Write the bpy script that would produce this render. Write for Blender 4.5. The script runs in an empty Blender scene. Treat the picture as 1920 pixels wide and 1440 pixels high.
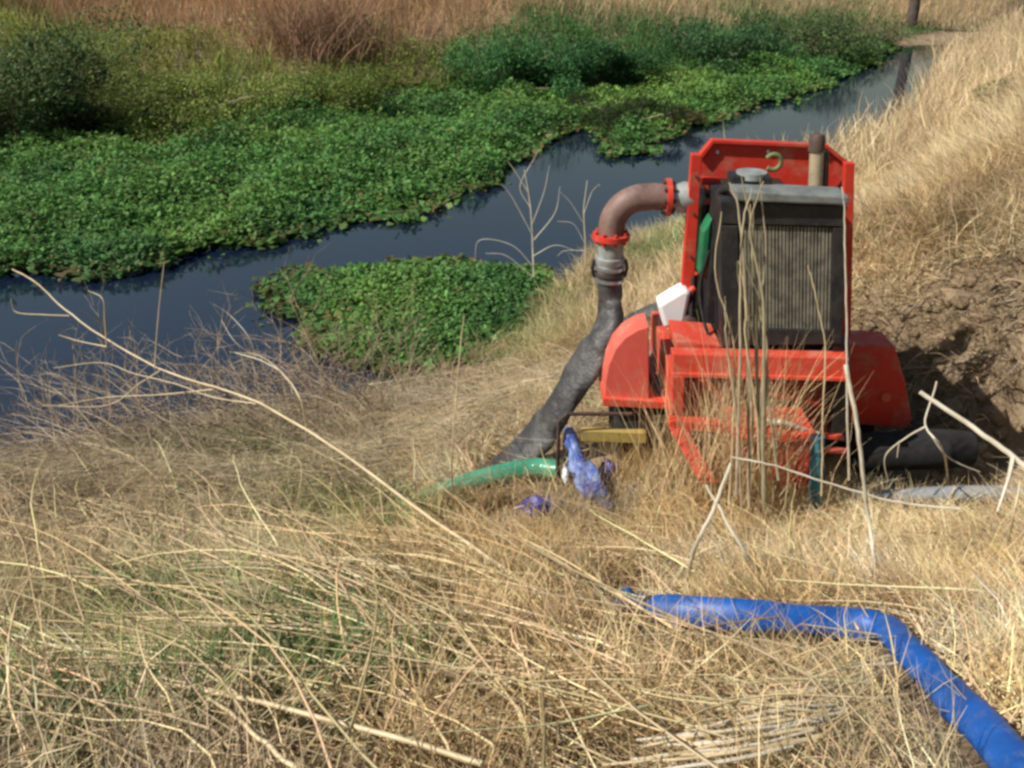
import bpy, bmesh, math, random
import numpy as np
from mathutils import Vector
R = math.radians
random.seed(7); rng = np.random.default_rng(7)

# ------------------------------------------------------------------ camera, sky, sun, exposure
sc = bpy.context.scene
HC, PITCH, F = 4.0, R(26), 1884.0
cd = bpy.data.cameras.new('camera'); cam = bpy.data.objects.new('camera', cd)
sc.collection.objects.link(cam); sc.camera = cam
cam.location = (0, 0, HC); cam.rotation_euler = (R(90) - PITCH, 0, 0)
cd.sensor_width = 36; cd.lens = F / 1920 * 36; cd.clip_end = 3000; cd.clip_start = .05
SUN = Vector((-.86, -.34, .92)).normalized()
w = bpy.data.worlds.new('World'); sc.world = w; w.use_nodes = True
nt = w.node_tree; bg = nt.nodes['Background']
sky = nt.nodes.new('ShaderNodeTexSky'); sky.sky_type = 'NISHITA'; sky.sun_disc = False
sky.sun_elevation = math.asin(SUN.z); sky.sun_rotation = math.atan2(SUN.x, SUN.y) % (2 * math.pi)
sky.dust_density = 1; sky.air_density = 2.2; sky.ozone_density = 2.5
nt.links.new(sky.outputs[0], bg.inputs[0]); bg.inputs[1].default_value = .056
sl = bpy.data.lights.new('sun', 'SUN'); sl.energy = 5.0; sl.angle = R(.5); sl.color = (1, .95, .86)
so = bpy.data.objects.new('sun', sl); sc.collection.objects.link(so)
so.rotation_euler = (-SUN).to_track_quat('-Z', 'Y').to_euler(); so.location = (-6, -4, 12)
sc.view_settings.view_transform = 'Standard'; sc.view_settings.look = 'None'
sc.view_settings.exposure = 0.3; sc.view_settings.gamma = 1
sc.cycles.filter_width = 2.9
sc.cycles.max_bounces = 6; sc.cycles.transparent_max_bounces = 4

# ------------------------------------------------------------------ helpers: where a thing stands
cp, sp = math.cos(PITCH), math.sin(PITCH)
def ray(u, v):
    a = (u - 960) / F; b = -(v - 720) / F
    return np.array([a, cp + b * sp, -sp + b * cp])
def P(u, v, D):
    d = ray(u, v); return Vector(np.array([0, 0, HC]) + d * (D / d[1]))
def Pz(u, v, z):
    d = ray(u, v); t = (z - HC) / d[2]; return Vector((d[0] * t, d[1] * t, z))
def proj(p):
    x, y, z = p[..., 0], p[..., 1], p[..., 2] - HC
    f = y * cp - z * sp; up = y * sp + z * cp
    return 960 + F * x / f, 720 - F * up / f

def hash2(ix, iy, s):
    h = (ix * 374761393 + iy * 668265263 + s * 1442695041) & 0x7fffffff
    h = ((h ^ (h >> 13)) * 1274126177) & 0x7fffffff
    return ((h ^ (h >> 16)) & 0xffff) / 65535.0
def vnoise(x, y, s=0):
    ix = np.floor(x).astype(np.int64); iy = np.floor(y).astype(np.int64)
    fx = x - ix; fy = y - iy; fx = fx * fx * (3 - 2 * fx); fy = fy * fy * (3 - 2 * fy)
    a = hash2(ix, iy, s); b = hash2(ix + 1, iy, s); c = hash2(ix, iy + 1, s); d = hash2(ix + 1, iy + 1, s)
    return (a * (1 - fx) + b * fx) * (1 - fy) + (c * (1 - fx) + d * fx) * fy - .5
def fbm(x, y, f, o=3, s=0):
    r = 0
    for k in range(o): r = r + vnoise(x * f * 2 ** k + 11.3 * k, y * f * 2 ** k, s + k) / 2 ** k
    return r

# terrain control points: (x, y, z) with the water surface at z = 0
CP = []
def cpx(pts, z):
    for u, v in pts:
        p = Pz(u, v, z); CP.append((p.x, p.y, z))
near_shore = [(-420, 900), (-200, 880), (0, 870), (200, 835), (400, 800), (570, 750), (760, 715), (900, 665), (1000, 590), (1080, 525), (1180, 470),
              (1262, 405), (1330, 345), (1440, 292), (1590, 245), (1700, 195), (1760, 150), (1800, 112), (1900, 90), (2080, 75)]
cpx(near_shore, -.02)
cpx([(-400, 660), (0, 650), (300, 600), (500, 500), (800, 440), (1000, 350), (1150, 310), (1330, 260), (1560, 195), (1680, 140)], -.6)
cpx([(-500, 420), (0, 400), (400, 350), (800, 280), (1100, 220), (1400, 175)], -.3)
far_shore = [(-600, 300), (-200, 292), (0, 285), (300, 258), (500, 235), (800, 203), (1000, 182), (1300, 152), (1500, 118), (1640, 85), (1760, 62), (1900, 50)]
cpx(far_shore, .03)
for x, y, z in [(-16, 25, 1.2), (-9, 23.5, 1.3), (-4, 24.5, 1.35), (0, 26.5, 1.4), (4, 29, 1.35), (9, 33, 1.0), (14, 38, .8),
                (-22, 30, 2.0), (-9, 29, 2.1), (0, 32, 2.2), (8, 38, 1.9), (18, 48, 1.6), (-25, 60, 2.3), (0, 60, 2.3), (25, 70, 2.2),
                # near bank, falling from the camera to the water
                (-6, -3, 3.0), (0, -3, 3.0), (6, -3, 3.1), (-4, 0, 2.7), (-1.5, 0, 2.6), (1.5, 0, 2.6), (4, 0, 2.7), (7, 0, 3.1),
                (-3, 1.5, 2.25), (-1, 1.6, 2.25), (.7, 1.6, 2.3), (1.8, 1.6, 2.35), (3.2, 2, 2.4),
                (-3, 3.2, 1.5), (-1.3, 3.0, 1.6), (.2, 2.8, 1.78), (1.2, 2.75, 1.82), (2.2, 3.0, 1.68),
                (-2.5, 5, .75), (-1.2, 4.6, .95), (-.2, 4.4, 1.08), (.7, 4.2, 1.16), (1.6, 4.1, 1.16), (2.5, 4.2, 1.18),
                (-1.2, 6, .42), (0, 5.6, .85), (.9, 5.4, 1.05), (1.6, 5.2, 1.0), (.3, 7.0, .5), (1.2, 6.8, .95), (2, 6.3, 1.05),
                (2.2, 8, 1.0), (1.3, 9, .55), (2.3, 11, .55),
                # the washed-out hole right of the machine, and the earth face above it
                (2.35, 4.85, .62), (2.75, 4.95, .7), (2.1, 5.4, .7), (3.2, 5.1, 1.15), (3.5, 4.2, 1.75), (4.5, 3.6, 2.4),
                (2.35, 6.2, 1.15), (2.3, 6.75, 1.72), (2.75, 6.5, 1.8), (3.3, 6.2, 1.92), (4.2, 5.6, 2.4), (6, 5, 3.0),
                (2.7, 7.4, 1.55), (4, 7.5, 2.3), (6, 8, 3.0), (3.1, 9, 1.0), (4.6, 10, 1.4), (7, 11, 3.0), (3.6, 12, .15), (5.2, 13, .55), (8, 14, 2.4),
                (5.2, 16, .2), (7.4, 18, .12), (11, 18, 1.6), (8.9, 22, .15), (11, 23, .8), (13, 28, .6), (17, 26, 2.5), (20, 34, 1.8), (30, 20, 3), (30, 45, 2.2),
                (-30, -20, 3.2), (30, -20, 3.3), (-16, 2, 2.4), (16, 2, 3.2), (-10, 3, 1.9), (-10, -1, 2.8), (-60, 5, 2.5), (-60, 60, 2.4), (60, 60, 2.6), (60, 0, 3)]:
    CP.append((x, y, z))
CPa = np.array(CP)
def _k(d2): return np.sqrt(d2 + .04)
_n = len(CPa)
_A = np.zeros((_n + 1, _n + 1)); _d = CPa[:, None, :2] - CPa[None, :, :2]
_A[:_n, :_n] = _k((_d ** 2).sum(-1)); _A[:_n, _n] = 1; _A[_n, :_n] = 1
_w = np.linalg.solve(_A, np.append(CPa[:, 2], 0))
def hbase(x, y):
    x = np.asarray(x, float); y = np.asarray(y, float); sh = x.shape; x = x.ravel(); y = y.ravel()
    out = np.empty(len(x))
    for i in range(0, len(x), 20000):
        a = x[i:i + 20000]; b = y[i:i + 20000]
        out[i:i + 20000] = _k((a[:, None] - CPa[None, :, 0]) ** 2 + (b[:, None] - CPa[None, :, 1]) ** 2) @ _w[:_n] + _w[_n]
    return out.reshape(sh)
def earth(x, y):   # 1 on the bare earth face right of the machine
    x = np.asarray(x, float); y = np.asarray(y, float)
    e = np.clip((x - 1.95) / .25, 0, 1) * np.clip((y - 4.55) / .25, 0, 1) * np.clip((6.35 - .22 * np.clip(x - 2.8, 0, 5) - y + .25 * fbm(x, y, 2, 2, 9)) / .15, 0, 1) * np.clip((5.2 - x) / .4, 0, 1)
    return e
def H(x, y):
    x = np.asarray(x, float); y = np.asarray(y, float)
    h = hbase(x, y); e = earth(x, y)
    amp = np.clip(np.hypot(x, y) / 30, .05, 1)
    h = h + .16 * fbm(x, y, .8, 3, 3) * (1 - e) * np.clip(h * 2 + .3, 0, 1) + amp * .3 * fbm(x, y, .15, 2, 5)
    h = h + e * (.38 * fbm(x, y, 2.6, 4, 21) - .30 * np.abs(fbm(x + .3 * fbm(x, y, 3, 2, 33), y, 6, 4, 31)))
    return h
def h1(x, y): return float(H(np.array([x]), np.array([y]))[0])
def G(u, v, lift=0.):    # where the sight line meets the ground (or a level `lift` above it)
    d = ray(u, v); t = np.linspace(1, 60, 1200); X = d[0] * t; Y = d[1] * t; Z = HC + d[2] * t
    g = H(X, Y) + lift; i = int(np.argmax(Z <= g))
    t = np.linspace(t[max(i - 1, 0)], t[i], 20); X = d[0] * t; Y = d[1] * t; Z = HC + d[2] * t
    g = H(X, Y) + lift; i = int(np.argmax(Z <= g)); return Vector((X[i], Y[i], g[i]))

# ------------------------------------------------------------------ materials
def mat(name): 
    m = bpy.data.materials.new(name); m.use_nodes = True
    return m, m.node_tree, m.node_tree.nodes['Principled BSDF']
def nd(t, ty, **k):
    n = t.nodes.new(ty)
    for a, b in k.items(): setattr(n, a, b)
    return n
def noise(t, scale, detail=4, rough=.6, coord='Object'):
    tc = nd(t, 'ShaderNodeTexCoord'); n = nd(t, 'ShaderNodeTexNoise'); n.inputs['Scale'].default_value = scale
    n.inputs['Detail'].default_value = detail; n.inputs['Roughness'].default_value = rough
    t.links.new(tc.outputs[coord], n.inputs['Vector']); return n.outputs['Fac']
def ramp(t, fac, stops):
    r = nd(t, 'ShaderNodeValToRGB'); t.links.new(fac, r.inputs[0])
    el = r.color_ramp.elements
    while len(el) < len(stops): el.new(.5)
    for e, (p, c) in zip(el, stops): e.position = p; e.color = (*c, 1)
    return r.outputs[0]
def bump(t, b, fac, strength=.3, dist=.01):
    n = nd(t, 'ShaderNodeBump'); n.inputs['Strength'].default_value = strength; n.inputs['Distance'].default_value = dist
    t.links.new(fac, n.inputs['Height']); t.links.new(n.outputs[0], b.inputs['Normal'])
def surf(name, c1, c2, scale=8, rough=.5, metal=0, dust=None, lo=.42, hi=.62, bmp=.15, bd=.004):
    m, t, b = mat(name)
    col = ramp(t, noise(t, scale), [(lo, c1), (hi, c2)])
    if dust:
        mx = nd(t, 'ShaderNodeMixRGB'); f = ramp(t, noise(t, scale * 2.7, 8, .75), [(.5, (0, 0, 0)), (.72, (.75,) * 3)])
        t.links.new(f, mx.inputs[0]); t.links.new(col, mx.inputs[1]); mx.inputs[2].default_value = (*dust, 1); col = mx.outputs[0]
    t.links.new(col, b.inputs['Base Color']); b.inputs['Roughness'].default_value = rough; b.inputs['Metallic'].default_value = metal
    bump(t, b, noise(t, scale * 6), bmp, bd)
    return m
def paint(name, base, faded, dust, amt=.5):
    m, t, b = mat(name)
    c = ramp(t, noise(t, 3.5, 6, .7), [(.38, base), (.66, faded)])
    for sc_, lo_, hi_, col_, a_ in ((7, .50, .70, dust, amt), (38, .64, .70, (.10, .05, .035), .8), (16, .63, .74, (.30, .13, .08), .6)):
        mx = nd(t, 'ShaderNodeMixRGB'); f = ramp(t, noise(t, sc_, 9, .75), [(lo_, (0, 0, 0)), (hi_, (a_,) * 3)])
        t.links.new(f, mx.inputs[0]); t.links.new(c, mx.inputs[1]); mx.inputs[2].default_value = (*col_, 1); c = mx.outputs[0]
    t.links.new(c, b.inputs['Base Color'])
    rr = ramp(t, noise(t, 9, 6, .7), [(.35, (.38,) * 3), (.65, (.72,) * 3)]); t.links.new(rr, b.inputs['Roughness'])
    bump(t, b, noise(t, 5, 3), .35, .012); return m
def attrmat(name, trans=.25, rough=.6, spec=.3):
    m, t, b = mat(name); a = nd(t, 'ShaderNodeAttribute', attribute_name='tint')
    t.links.new(a.outputs['Color'], b.inputs['Base Color']); b.inputs['Roughness'].default_value = rough
    b.inputs['Specular IOR Level'].default_value = spec
    if trans:
        tr = nd(t, 'ShaderNodeBsdfTranslucent'); t.links.new(a.outputs['Color'], tr.inputs[0])
        mx = nd(t, 'ShaderNodeMixShader'); mx.inputs[0].default_value = trans
        t.links.new(b.outputs[0], mx.inputs[1]); t.links.new(tr.outputs[0], mx.inputs[2])
        t.links.new(mx.outputs[0], t.nodes['Material Output'].inputs[0])
    return m
DUST = (.36, .27, .17)
M = dict(
    red=paint('red_paint', (.58, .028, .012), (.46, .035, .02), (.44, .20, .13), .75),
    orange=paint('sunlit_red_paint', (.62, .055, .025), (.52, .06, .035), (.50, .27, .18), .85),  # orange copy of the red paint, sunlight on beams and lips mixed into colour
    pinkred=paint('bleached_sunlit_red_paint', (.64, .11, .08), (.56, .085, .06), (.52, .30, .21), .65),  # pinker red: bleaching plus bright sun mixed into the colour
    black=surf('black_paint', (.010, .010, .013), (.022, .021, .020), 9, .5, dust=(.055, .045, .035)),
    grey=surf('grey_metal', (.36, .39, .38), (.22, .24, .24), 14, .45, .3, dust=DUST),
    tank=surf('dusty_grey_tank', (.20, .22, .215), (.13, .14, .14), 12, .6, .2, dust=(.26, .22, .16)),
    steel=surf('dull_steel', (.42, .43, .44), (.28, .29, .30), 20, .38, .7),
    fin=surf('dusty_fins', (.24, .22, .165), (.13, .12, .095), 18, .75, .0),
    green=surf('green_engine_paint', (.01, .17, .07), (.012, .11, .05), 9, .5, dust=(.05, .1, .05)),
    teal=surf('teal_paint', (.03, .17, .24), (.05, .22, .28), 12, .5, dust=(.2, .22, .2)),
    rust=surf('rusty_pipe', (.20, .12, .10), (.13, .075, .065), 6, .6, .1, dust=(.28, .2, .16)),
    beige=surf('heat_faded_pipe', (.42, .34, .22), (.33, .27, .18), 10, .6, .1, dust=(.2, .12, .07)),
    soot=surf('sooty_iron', (.045, .03, .025), (.09, .05, .035), 12, .7),
    lime=surf('yellow_green_paint', (.15, .16, .055), (.11, .13, .05), 12, .7),
    yellow=surf('dirty_yellow_paint', (.42, .31, .07), (.32, .24, .08), 14, .6, dust=DUST),
    white=surf('white_plastic', (.82, .83, .84), (.72, .73, .74), 4, .4, bmp=.05),
    rubber=surf('black_rubber', (.006, .006, .007), (.014, .013, .012), 12, .9, dust=(.03, .024, .018)),
    greyhose=surf('grey_rubber_hose', (.032, .031, .034), (.06, .056, .056), 4, .5, dust=(.15, .135, .12), bmp=.8, bd=.014),
    blue=surf('blue_pvc', (.006, .085, .36), (.006, .06, .25), 7, .5, dust=(.10, .16, .32)),
    bluerag=surf('faded_blue_pvc', (.12, .19, .42), (.03, .06, .30), 9, .55, dust=(.4, .42, .5)),
    violet=surf('violet_plastic', (.05, .05, .26), (.03, .03, .13), 14, .5),
    greenhose=surf('green_suction_hose', (.03, .22, .13), (.05, .28, .17), 6, .3, dust=(.22, .30, .2)),
    pipegrey=surf('grey_pipe', (.17, .20, .24), (.24, .26, .28), 6, .5, dust=DUST),
    amber=surf('amber_plastic', (.70, .10, .004), (.62, .08, .004), 10, .5),
    pinklitter=surf('pale_pink_paper', (.6, .45, .45), (.5, .36, .38), 14, .7),
    bark=surf('grey_brown_bark', (.10, .075, .06), (.05, .04, .035), 6, .85, bmp=.6, bd=.02),
    straw=surf('dry_stalk', (.60, .48, .30), (.46, .35, .20), 9, .6),
    reed=surf('olive_grey_stalk', (.36, .31, .19), (.27, .23, .14), 9, .6), brush=surf('brown_dead_brush', (.36, .27, .18), (.17, .12, .08), 8, .7), drab=surf('drab_stalk', (.47, .38, .26), (.30, .235, .15), 8, .65),
    bone=surf('bleached_stalk', (.62, .56, .45), (.48, .41, .30), 8, .6),
    twig=surf('grey_dead_twig', (.30, .24, .17), (.20, .15, .10), 8, .7),
    grass=attrmat('dry_grass', .22), leaf=attrmat('green_leaves', .3, .6, .2), weed=attrmat('weeds', .3, .6, .2),
)
# ground
m, t, b = mat('bank_soil'); M['soil'] = m
c = ramp(t, noise(t, 1.7, 8, .7), [(.3, (.13, .09, .052)), (.5, (.26, .185, .11)), (.7, (.40, .30, .19))])
t.links.new(c, b.inputs['Base Color']); b.inputs['Roughness'].default_value = .95
bump(t, b, noise(t, 22, 8, .7), .8, .04)
# water
m, t, b = mat('slough_water'); M['water'] = m
b.inputs['Base Color'].default_value = (.006, .011, .030, 1); b.inputs['Roughness'].default_value = .03
b.inputs['IOR'].default_value = 1.75; b.inputs['Specular IOR Level'].default_value = .6
tc = nd(t, 'ShaderNodeTexCoord'); mp = nd(t, 'ShaderNodeMapping'); mp.inputs['Scale'].default_value = (1, 2.2, 1)
nz = nd(t, 'ShaderNodeTexNoise'); nz.inputs['Scale'].default_value = 5; nz.inputs['Detail'].default_value = 3
t.links.new(tc.outputs['Object'], mp.inputs[0]); t.links.new(mp.outputs[0], nz.inputs['Vector']); bump(t, b, nz.outputs['Fac'], .07, .02)

# ------------------------------------------------------------------ mesh builders
def link(name, me, m, parent=None, smooth=False):
    o = bpy.data.objects.new(name, me); sc.collection.objects.link(o); me.materials.append(m)
    if smooth: me.polygons.foreach_set('use_smooth', [True] * len(me.polygons))
    if parent is not None:
        w0 = parent.location if parent.parent is None else parent.parent.location
        me.transform(__import__('mathutils').Matrix.Translation(-w0)); o.parent = parent
    return o
def tag(o, label=None, cat=None, group=None, kind=None):
    if label: o['label'] = label
    if cat: o['category'] = cat
    if group: o['group'] = group
    if kind: o['kind'] = kind
    return o
def thing(name, label, cat, loc, group=None):
    o = bpy.data.objects.new(name, None); sc.collection.objects.link(o); o.location = loc; o.empty_display_size = .1
    return tag(o, label, cat, group)
class MB:
    def __init__(s): s.v = []; s.f = []
    def prism(s, front, t, ax=(0, 1, 0)):      # polygon (front face) pushed back by t
        a = Vector(ax).normalized() * t; n = len(front); k = len(s.v)
        s.v += [Vector(p) for p in front] + [Vector(p) + a for p in front]
        s.f += [list(range(k, k + n)), list(range(k + 2 * n - 1, k + n - 1, -1))]
        for i in range(n): j = (i + 1) % n; s.f.append([k + i, k + n + i, k + n + j, k + j])
        return s
    def box(s, x0, x1, y0, y1, z0, z1): return s.prism([(x0, y0, z0), (x1, y0, z0), (x1, y0, z1), (x0, y0, z1)], y1 - y0)
    def quad(s, px, D, t):                      # flat board seen at these corners, standing at depth D
        D = D if isinstance(D, (list, tuple)) else [D] * len(px)
        return s.prism([P(u, v, d) for (u, v), d in zip(px, D)], t)
    def tube(s, pts, rad, n=12, cap=True, flat=None, ribs=None):
        pts = [Vector(p) for p in pts]; m_ = len(pts)
        rad = [rad] * m_ if not isinstance(rad, (list, tuple)) else rad
        flat = [1] * m_ if flat is None else flat
        up = None; k0 = len(s.v)
        for i, p in enumerate(pts):
            d = (pts[min(i + 1, m_ - 1)] - pts[max(i - 1, 0)]).normalized()
            if up is None: up = d.orthogonal() if abs(d.z) > .9 else Vector((0, 0, 1)) - d * d.z
            up = (up - d * up.dot(d)).normalized(); sd = d.cross(up)
            for k in range(n):
                a = 2 * math.pi * k / n
                s.v.append(p + sd * (math.cos(a) * rad[i]) + up * (math.sin(a) * rad[i] * flat[i]))
        for i in range(m_ - 1):
            for k in range(n):
                a = k0 + i * n + k; b_ = k0 + i * n + (k + 1) % n
                s.f.append([a, b_, b_ + n, a + n])
        if cap: s.f += [list(range(k0, k0 + n))[::-1], list(range(k0 + (m_ - 1) * n, k0 + m_ * n))]
        return s
    def build(s, name, m, parent=None, smooth=False, bevel=0):
        me = bpy.data.meshes.new(name); me.from_pydata([tuple(v) for v in s.v], [], s.f)
        bm = bmesh.new(); bm.from_mesh(me); bmesh.ops.recalc_face_normals(bm, faces=bm.faces)
        if smooth:
            for e in bm.edges:
                if len(e.link_faces) == 2 and e.calc_face_angle(0) > .8: e.smooth = False
        bm.to_mesh(me); bm.free()
        o = link(name, me, m, parent, smooth)
        if bevel:
            b_ = o.modifiers.new('bevel', 'BEVEL'); b_.width = bevel; b_.segments = 2; b_.limit_method = 'ANGLE'
        return o
def spline(pts, n=8):      # Catmull-Rom through points (any dimension)
    q = np.array([list(p) for p in pts], float); q = np.vstack([2 * q[0] - q[1], q, 2 * q[-1] - q[-2]]); out = []
    for i in range(1, len(q) - 2):
        for k in range(n):
            t = k / n; out.append(.5 * ((2 * q[i]) + (q[i + 1] - q[i - 1]) * t + (2 * q[i - 1] - 5 * q[i] + 4 * q[i + 1] - q[i + 2]) * t * t + (3 * q[i] - q[i - 1] - 3 * q[i + 1] + q[i + 2]) * t ** 3))
    out.append(q[-2]); return np.array(out)

def npmesh(name, V, Fq, m, tint=None, fsize=4, parent=None):
    me = bpy.data.meshes.new(name); me.vertices.add(len(V)); me.vertices.foreach_set('co', np.ascontiguousarray(V, np.float32).ravel())
    nf = len(Fq); me.loops.add(nf * fsize); me.loops.foreach_set('vertex_index', np.ascontiguousarray(Fq, np.int32).ravel())
    me.polygons.add(nf); me.polygons.foreach_set('loop_start', np.arange(0, nf * fsize, fsize, dtype=np.int32))
    me.update(calc_edges=True)
    if tint is not None:
        a = me.attributes.new('tint', 'FLOAT_COLOR', 'POINT'); c = np.ones((len(V), 4), np.float32); c[:, :3] = np.clip(tint, 0, 1); a.data.foreach_set('color', c.ravel())
    return link(name, me, m, parent)

def blades(roots, head, L, W, lean, curl, col, S=4, follow=None, tipcol=1.0, zmin=None):
    """ribbons: start at roots, leave at angle `lean` from vertical towards `head`, bending over by `curl` rad in all"""
    N = len(roots); p = roots.copy(); V = np.empty((N, S + 1, 2, 3)); ds = (L / S)[:, None]
    hv = np.stack([np.cos(head), np.sin(head), 0 * head], 1); side0 = np.stack([-np.sin(head), np.cos(head), 0 * head], 1)
    tw = rng.uniform(-1.3, 1.3, N); wob = rng.normal(0, .18, (S + 1, N)); ang = lean.copy()
    for k in range(S + 1):
        wk = W * (1 - (k / S) ** 2 * .85)
        d = hv * np.sin(ang)[:, None] + np.array([0, 0, 1.]) * np.cos(ang)[:, None]
        nrm = np.cross(d, side0); sd = side0 * np.cos(tw)[:, None] + nrm * np.sin(tw)[:, None]
        V[:, k, 0] = p - sd * wk[:, None] / 2; V[:, k, 1] = p + sd * wk[:, None] / 2
        p = p + (d + side0 * wob[k][:, None]) * ds; ang = ang + curl / S
        if follow is not None:
            g = H(p[:, 0], p[:, 1]) + follow; p[:, 2] = np.maximum(p[:, 2], g)
    b0 = (np.arange(N) * (S + 1) * 2)[:, None] + (np.arange(S) * 2)[None]
    Fq = np.stack([b0, b0 + 1, b0 + 3, b0 + 2], -1).reshape(-1, 4)
    T = np.repeat(col[:, None, :], (S + 1) * 2, 1)
    return V.reshape(-1, 3), Fq, T.reshape(-1, 3)
def merge(parts):
    V = []; Fs = []; T = []; o = 0
    for v, f, t_ in parts: V.append(v); Fs.append(f + o); T.append(t_); o += len(v)
    return np.concatenate(V), np.concatenate(Fs), np.concatenate(T)
def leaves(pos, size, tilt, col, elong=1.6):
    N = len(pos); az = rng.uniform(0, 2 * np.pi, N); rl = rng.normal(0, .5, N)
    d = np.stack([np.cos(az) * np.cos(tilt), np.sin(az) * np.cos(tilt), np.sin(tilt)], 1)
    s = np.stack([-np.sin(az), np.cos(az), 0 * az], 1); n = np.cross(d, s); s2 = s * np.cos(rl)[:, None] + n * np.sin(rl)[:, None]; n2 = np.cross(d, s2)
    a = size[:, None]; w_ = a / elong * .5
    V = np.stack([pos, pos + d * a * .5 - s2 * w_ + n2 * w_ * -.35, pos + d * a, pos + d * a * .5 + s2 * w_ + n2 * w_ * -.35], 1)
    b0 = (np.arange(N) * 4)[:, None]; Ft = np.concatenate([b0 + [0, 2, 1], b0 + [0, 3, 2]], 0)
    return V.reshape(-1, 3), Ft, np.repeat(col[:, None], 4, 1).reshape(-1, 3)
def jit(base, n, s=.18, hue=.05):
    c = np.array(base, float)[None] if np.ndim(base) == 1 else np.array(base, float)
    return np.clip(c * np.exp(rng.normal(0, s, (n, 1))) * np.exp(rng.normal(0, hue, (n, 3))), .003, .95)
def inpoly(x, y, poly):
    r = np.zeros(len(x), bool); n = len(poly); j = n - 1
    for i in range(n):
        xi, yi = poly[i]; xj, yj = poly[j]
        c_ = ((yi > y) != (yj > y)) & (x < (xj - xi) * (y - yi) / (yj - yi + 1e-12) + xi); r ^= c_; j = i
    return r
def edgedist(x, y, poly):
    d = np.full(len(x), 1e9); n = len(poly)
    for i in range(n):
        a = np.array(poly[i]); b_ = np.array(poly[(i + 1) % n]); ab = b_ - a
        t_ = np.clip(((x - a[0]) * ab[0] + (y - a[1]) * ab[1]) / (ab @ ab), 0, 1)
        d = np.minimum(d, np.hypot(x - a[0] - t_ * ab[0], y - a[1] - t_ * ab[1]))
    return d

# ------------------------------------------------------------------ ground, water
def warp(s, c, fine, reach): return c + np.sign(s) * (np.abs(s) * fine + np.abs(s) ** 5 * reach)
gx = warp(np.linspace(-1, 1, 520), 1.0, 11, 500); gy = warp(np.linspace(-1, 1, 520), 6.5, 12, 600)
X, Y = np.meshgrid(gx, gy, indexing='ij'); Z = H(X, Y)
far = np.clip((np.hypot(X, Y) - 60) / 60, 0, 1); Z = Z * (1 - far) + 2.3 * far
V = np.stack([X, Y, Z], -1).reshape(-1, 3); n1, n2 = X.shape
idx = np.arange(n1 * n2).reshape(n1, n2); Fq = np.stack([idx[:-1, :-1], idx[1:, :-1], idx[1:, 1:], idx[:-1, 1:]], -1).reshape(-1, 4)
go = npmesh('ground', V, Fq, M['soil']); go.data.polygons.foreach_set('use_smooth', [True] * len(go.data.polygons)); tag(go, kind='structure')
wb = MB(); wb.f = [[0, 1, 2, 3]]; wb.v = [(-70, -5, 0), (80, -5, 0), (80, 90, 0), (-70, 90, 0)]
tag(wb.build('water', M['water']), kind='structure')

# ------------------------------------------------------------------ floating leaf mats
def leafmat(name, px, dens, size, seed, hgt, label):
    poly = [tuple(Pz(u, v, 0)[:2]) for u, v in px]; pa = np.array(poly)
    x0, y0 = pa.min(0); x1, y1 = pa.max(0); n = int((x1 - x0) * (y1 - y0) * dens)
    x = rng.uniform(x0, x1, n); y = rng.uniform(y0, y1, n)
    x = x; k = inpoly(x + .5 * fbm(x, y, 1.3, 3, seed), y + .5 * fbm(x, y, 1.3, 3, seed + 5) + .35 * fbm(x, y, 4.5, 2, seed + 15), poly); x = x[k]; y = y[k]
    e = np.clip(edgedist(x, y, poly) / .5, .12, 1)
    top = hgt * e * (.25 + 1.3 * np.clip(fbm(x, y, 1.5, 3, seed + 9) + .45, 0, 1)) + .03
    z = top * rng.beta(4, 1.3, len(x)); n = len(x)
    g = np.array([.10, .22, .055]); y_ = np.array([.20, .29, .06]); d_ = np.array([.04, .11, .04])
    a = np.clip(fbm(x, y, .5, 2, seed + 2) * 2 + .25, 0, 1)[:, None] * .55; c = g * (1 - a) + y_ * a
    a = np.clip(fbm(x, y, .8, 2, seed + 7) * 2.2, 0, 1)[:, None] * .6; c = c * (1 - a) + d_ * a
    dd_ = (fbm(x, y, 2.6, 3, seed + 27) > .26)[:, None] & (rng.random((n, 1)) < .12); c = np.where(dd_, np.array([[.15, .11, .04]]), c)
    br = (np.clip(.25 - edgedist(x, y, poly), 0, .25) * 4)[:, None] * (rng.random((n, 1)) < .35); c = c * (1 - br) + np.array([.16, .12, .05]) * br
    V, Fq, T = leaves(np.stack([x, y, np.maximum(z, H(x, y) + .02)], 1), size * rng.uniform(.6, 1.3, n), rng.normal(.3, .4, n), jit(c, n, .2, .09), 1.35)
    m_ = int(len(x) * .55); j = rng.integers(0, len(x), m_); xx = x[j] + rng.normal(0, .04, m_); yy = y[j] + rng.normal(0, .04, m_)
    B2 = leaves(np.stack([xx, yy, np.maximum(rng.uniform(.015, .08, m_) + top[j] * .25, H(xx, yy) + .02)], 1), size * rng.uniform(1.2, 2.2, m_), rng.normal(.05, .15, m_), jit(c[j] * .8, m_, .2, .08), 1.15)
    m_ = int(len(x) * .012); j = np.nonzero(edgedist(x, y, poly) < .5)[0]; j = j[rng.integers(0, len(j), m_)]; xx = x[j] + rng.normal(0, .22, m_); yy = y[j] + rng.normal(0, .22, m_)
    B3 = leaves(np.stack([xx, yy, np.full(m_, .012)], 1), size * rng.uniform(.5, 1.3, m_), rng.normal(.04, .05, m_), jit(c[j] * .9, m_, .3, .1), 1.3)
    V, Fq, T = merge([(V, Fq, T), B2, B3])
    o = npmesh(name, V, Fq, M['leaf'], T, 3); tag(o, label, 'water plants', kind='stuff')
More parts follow.
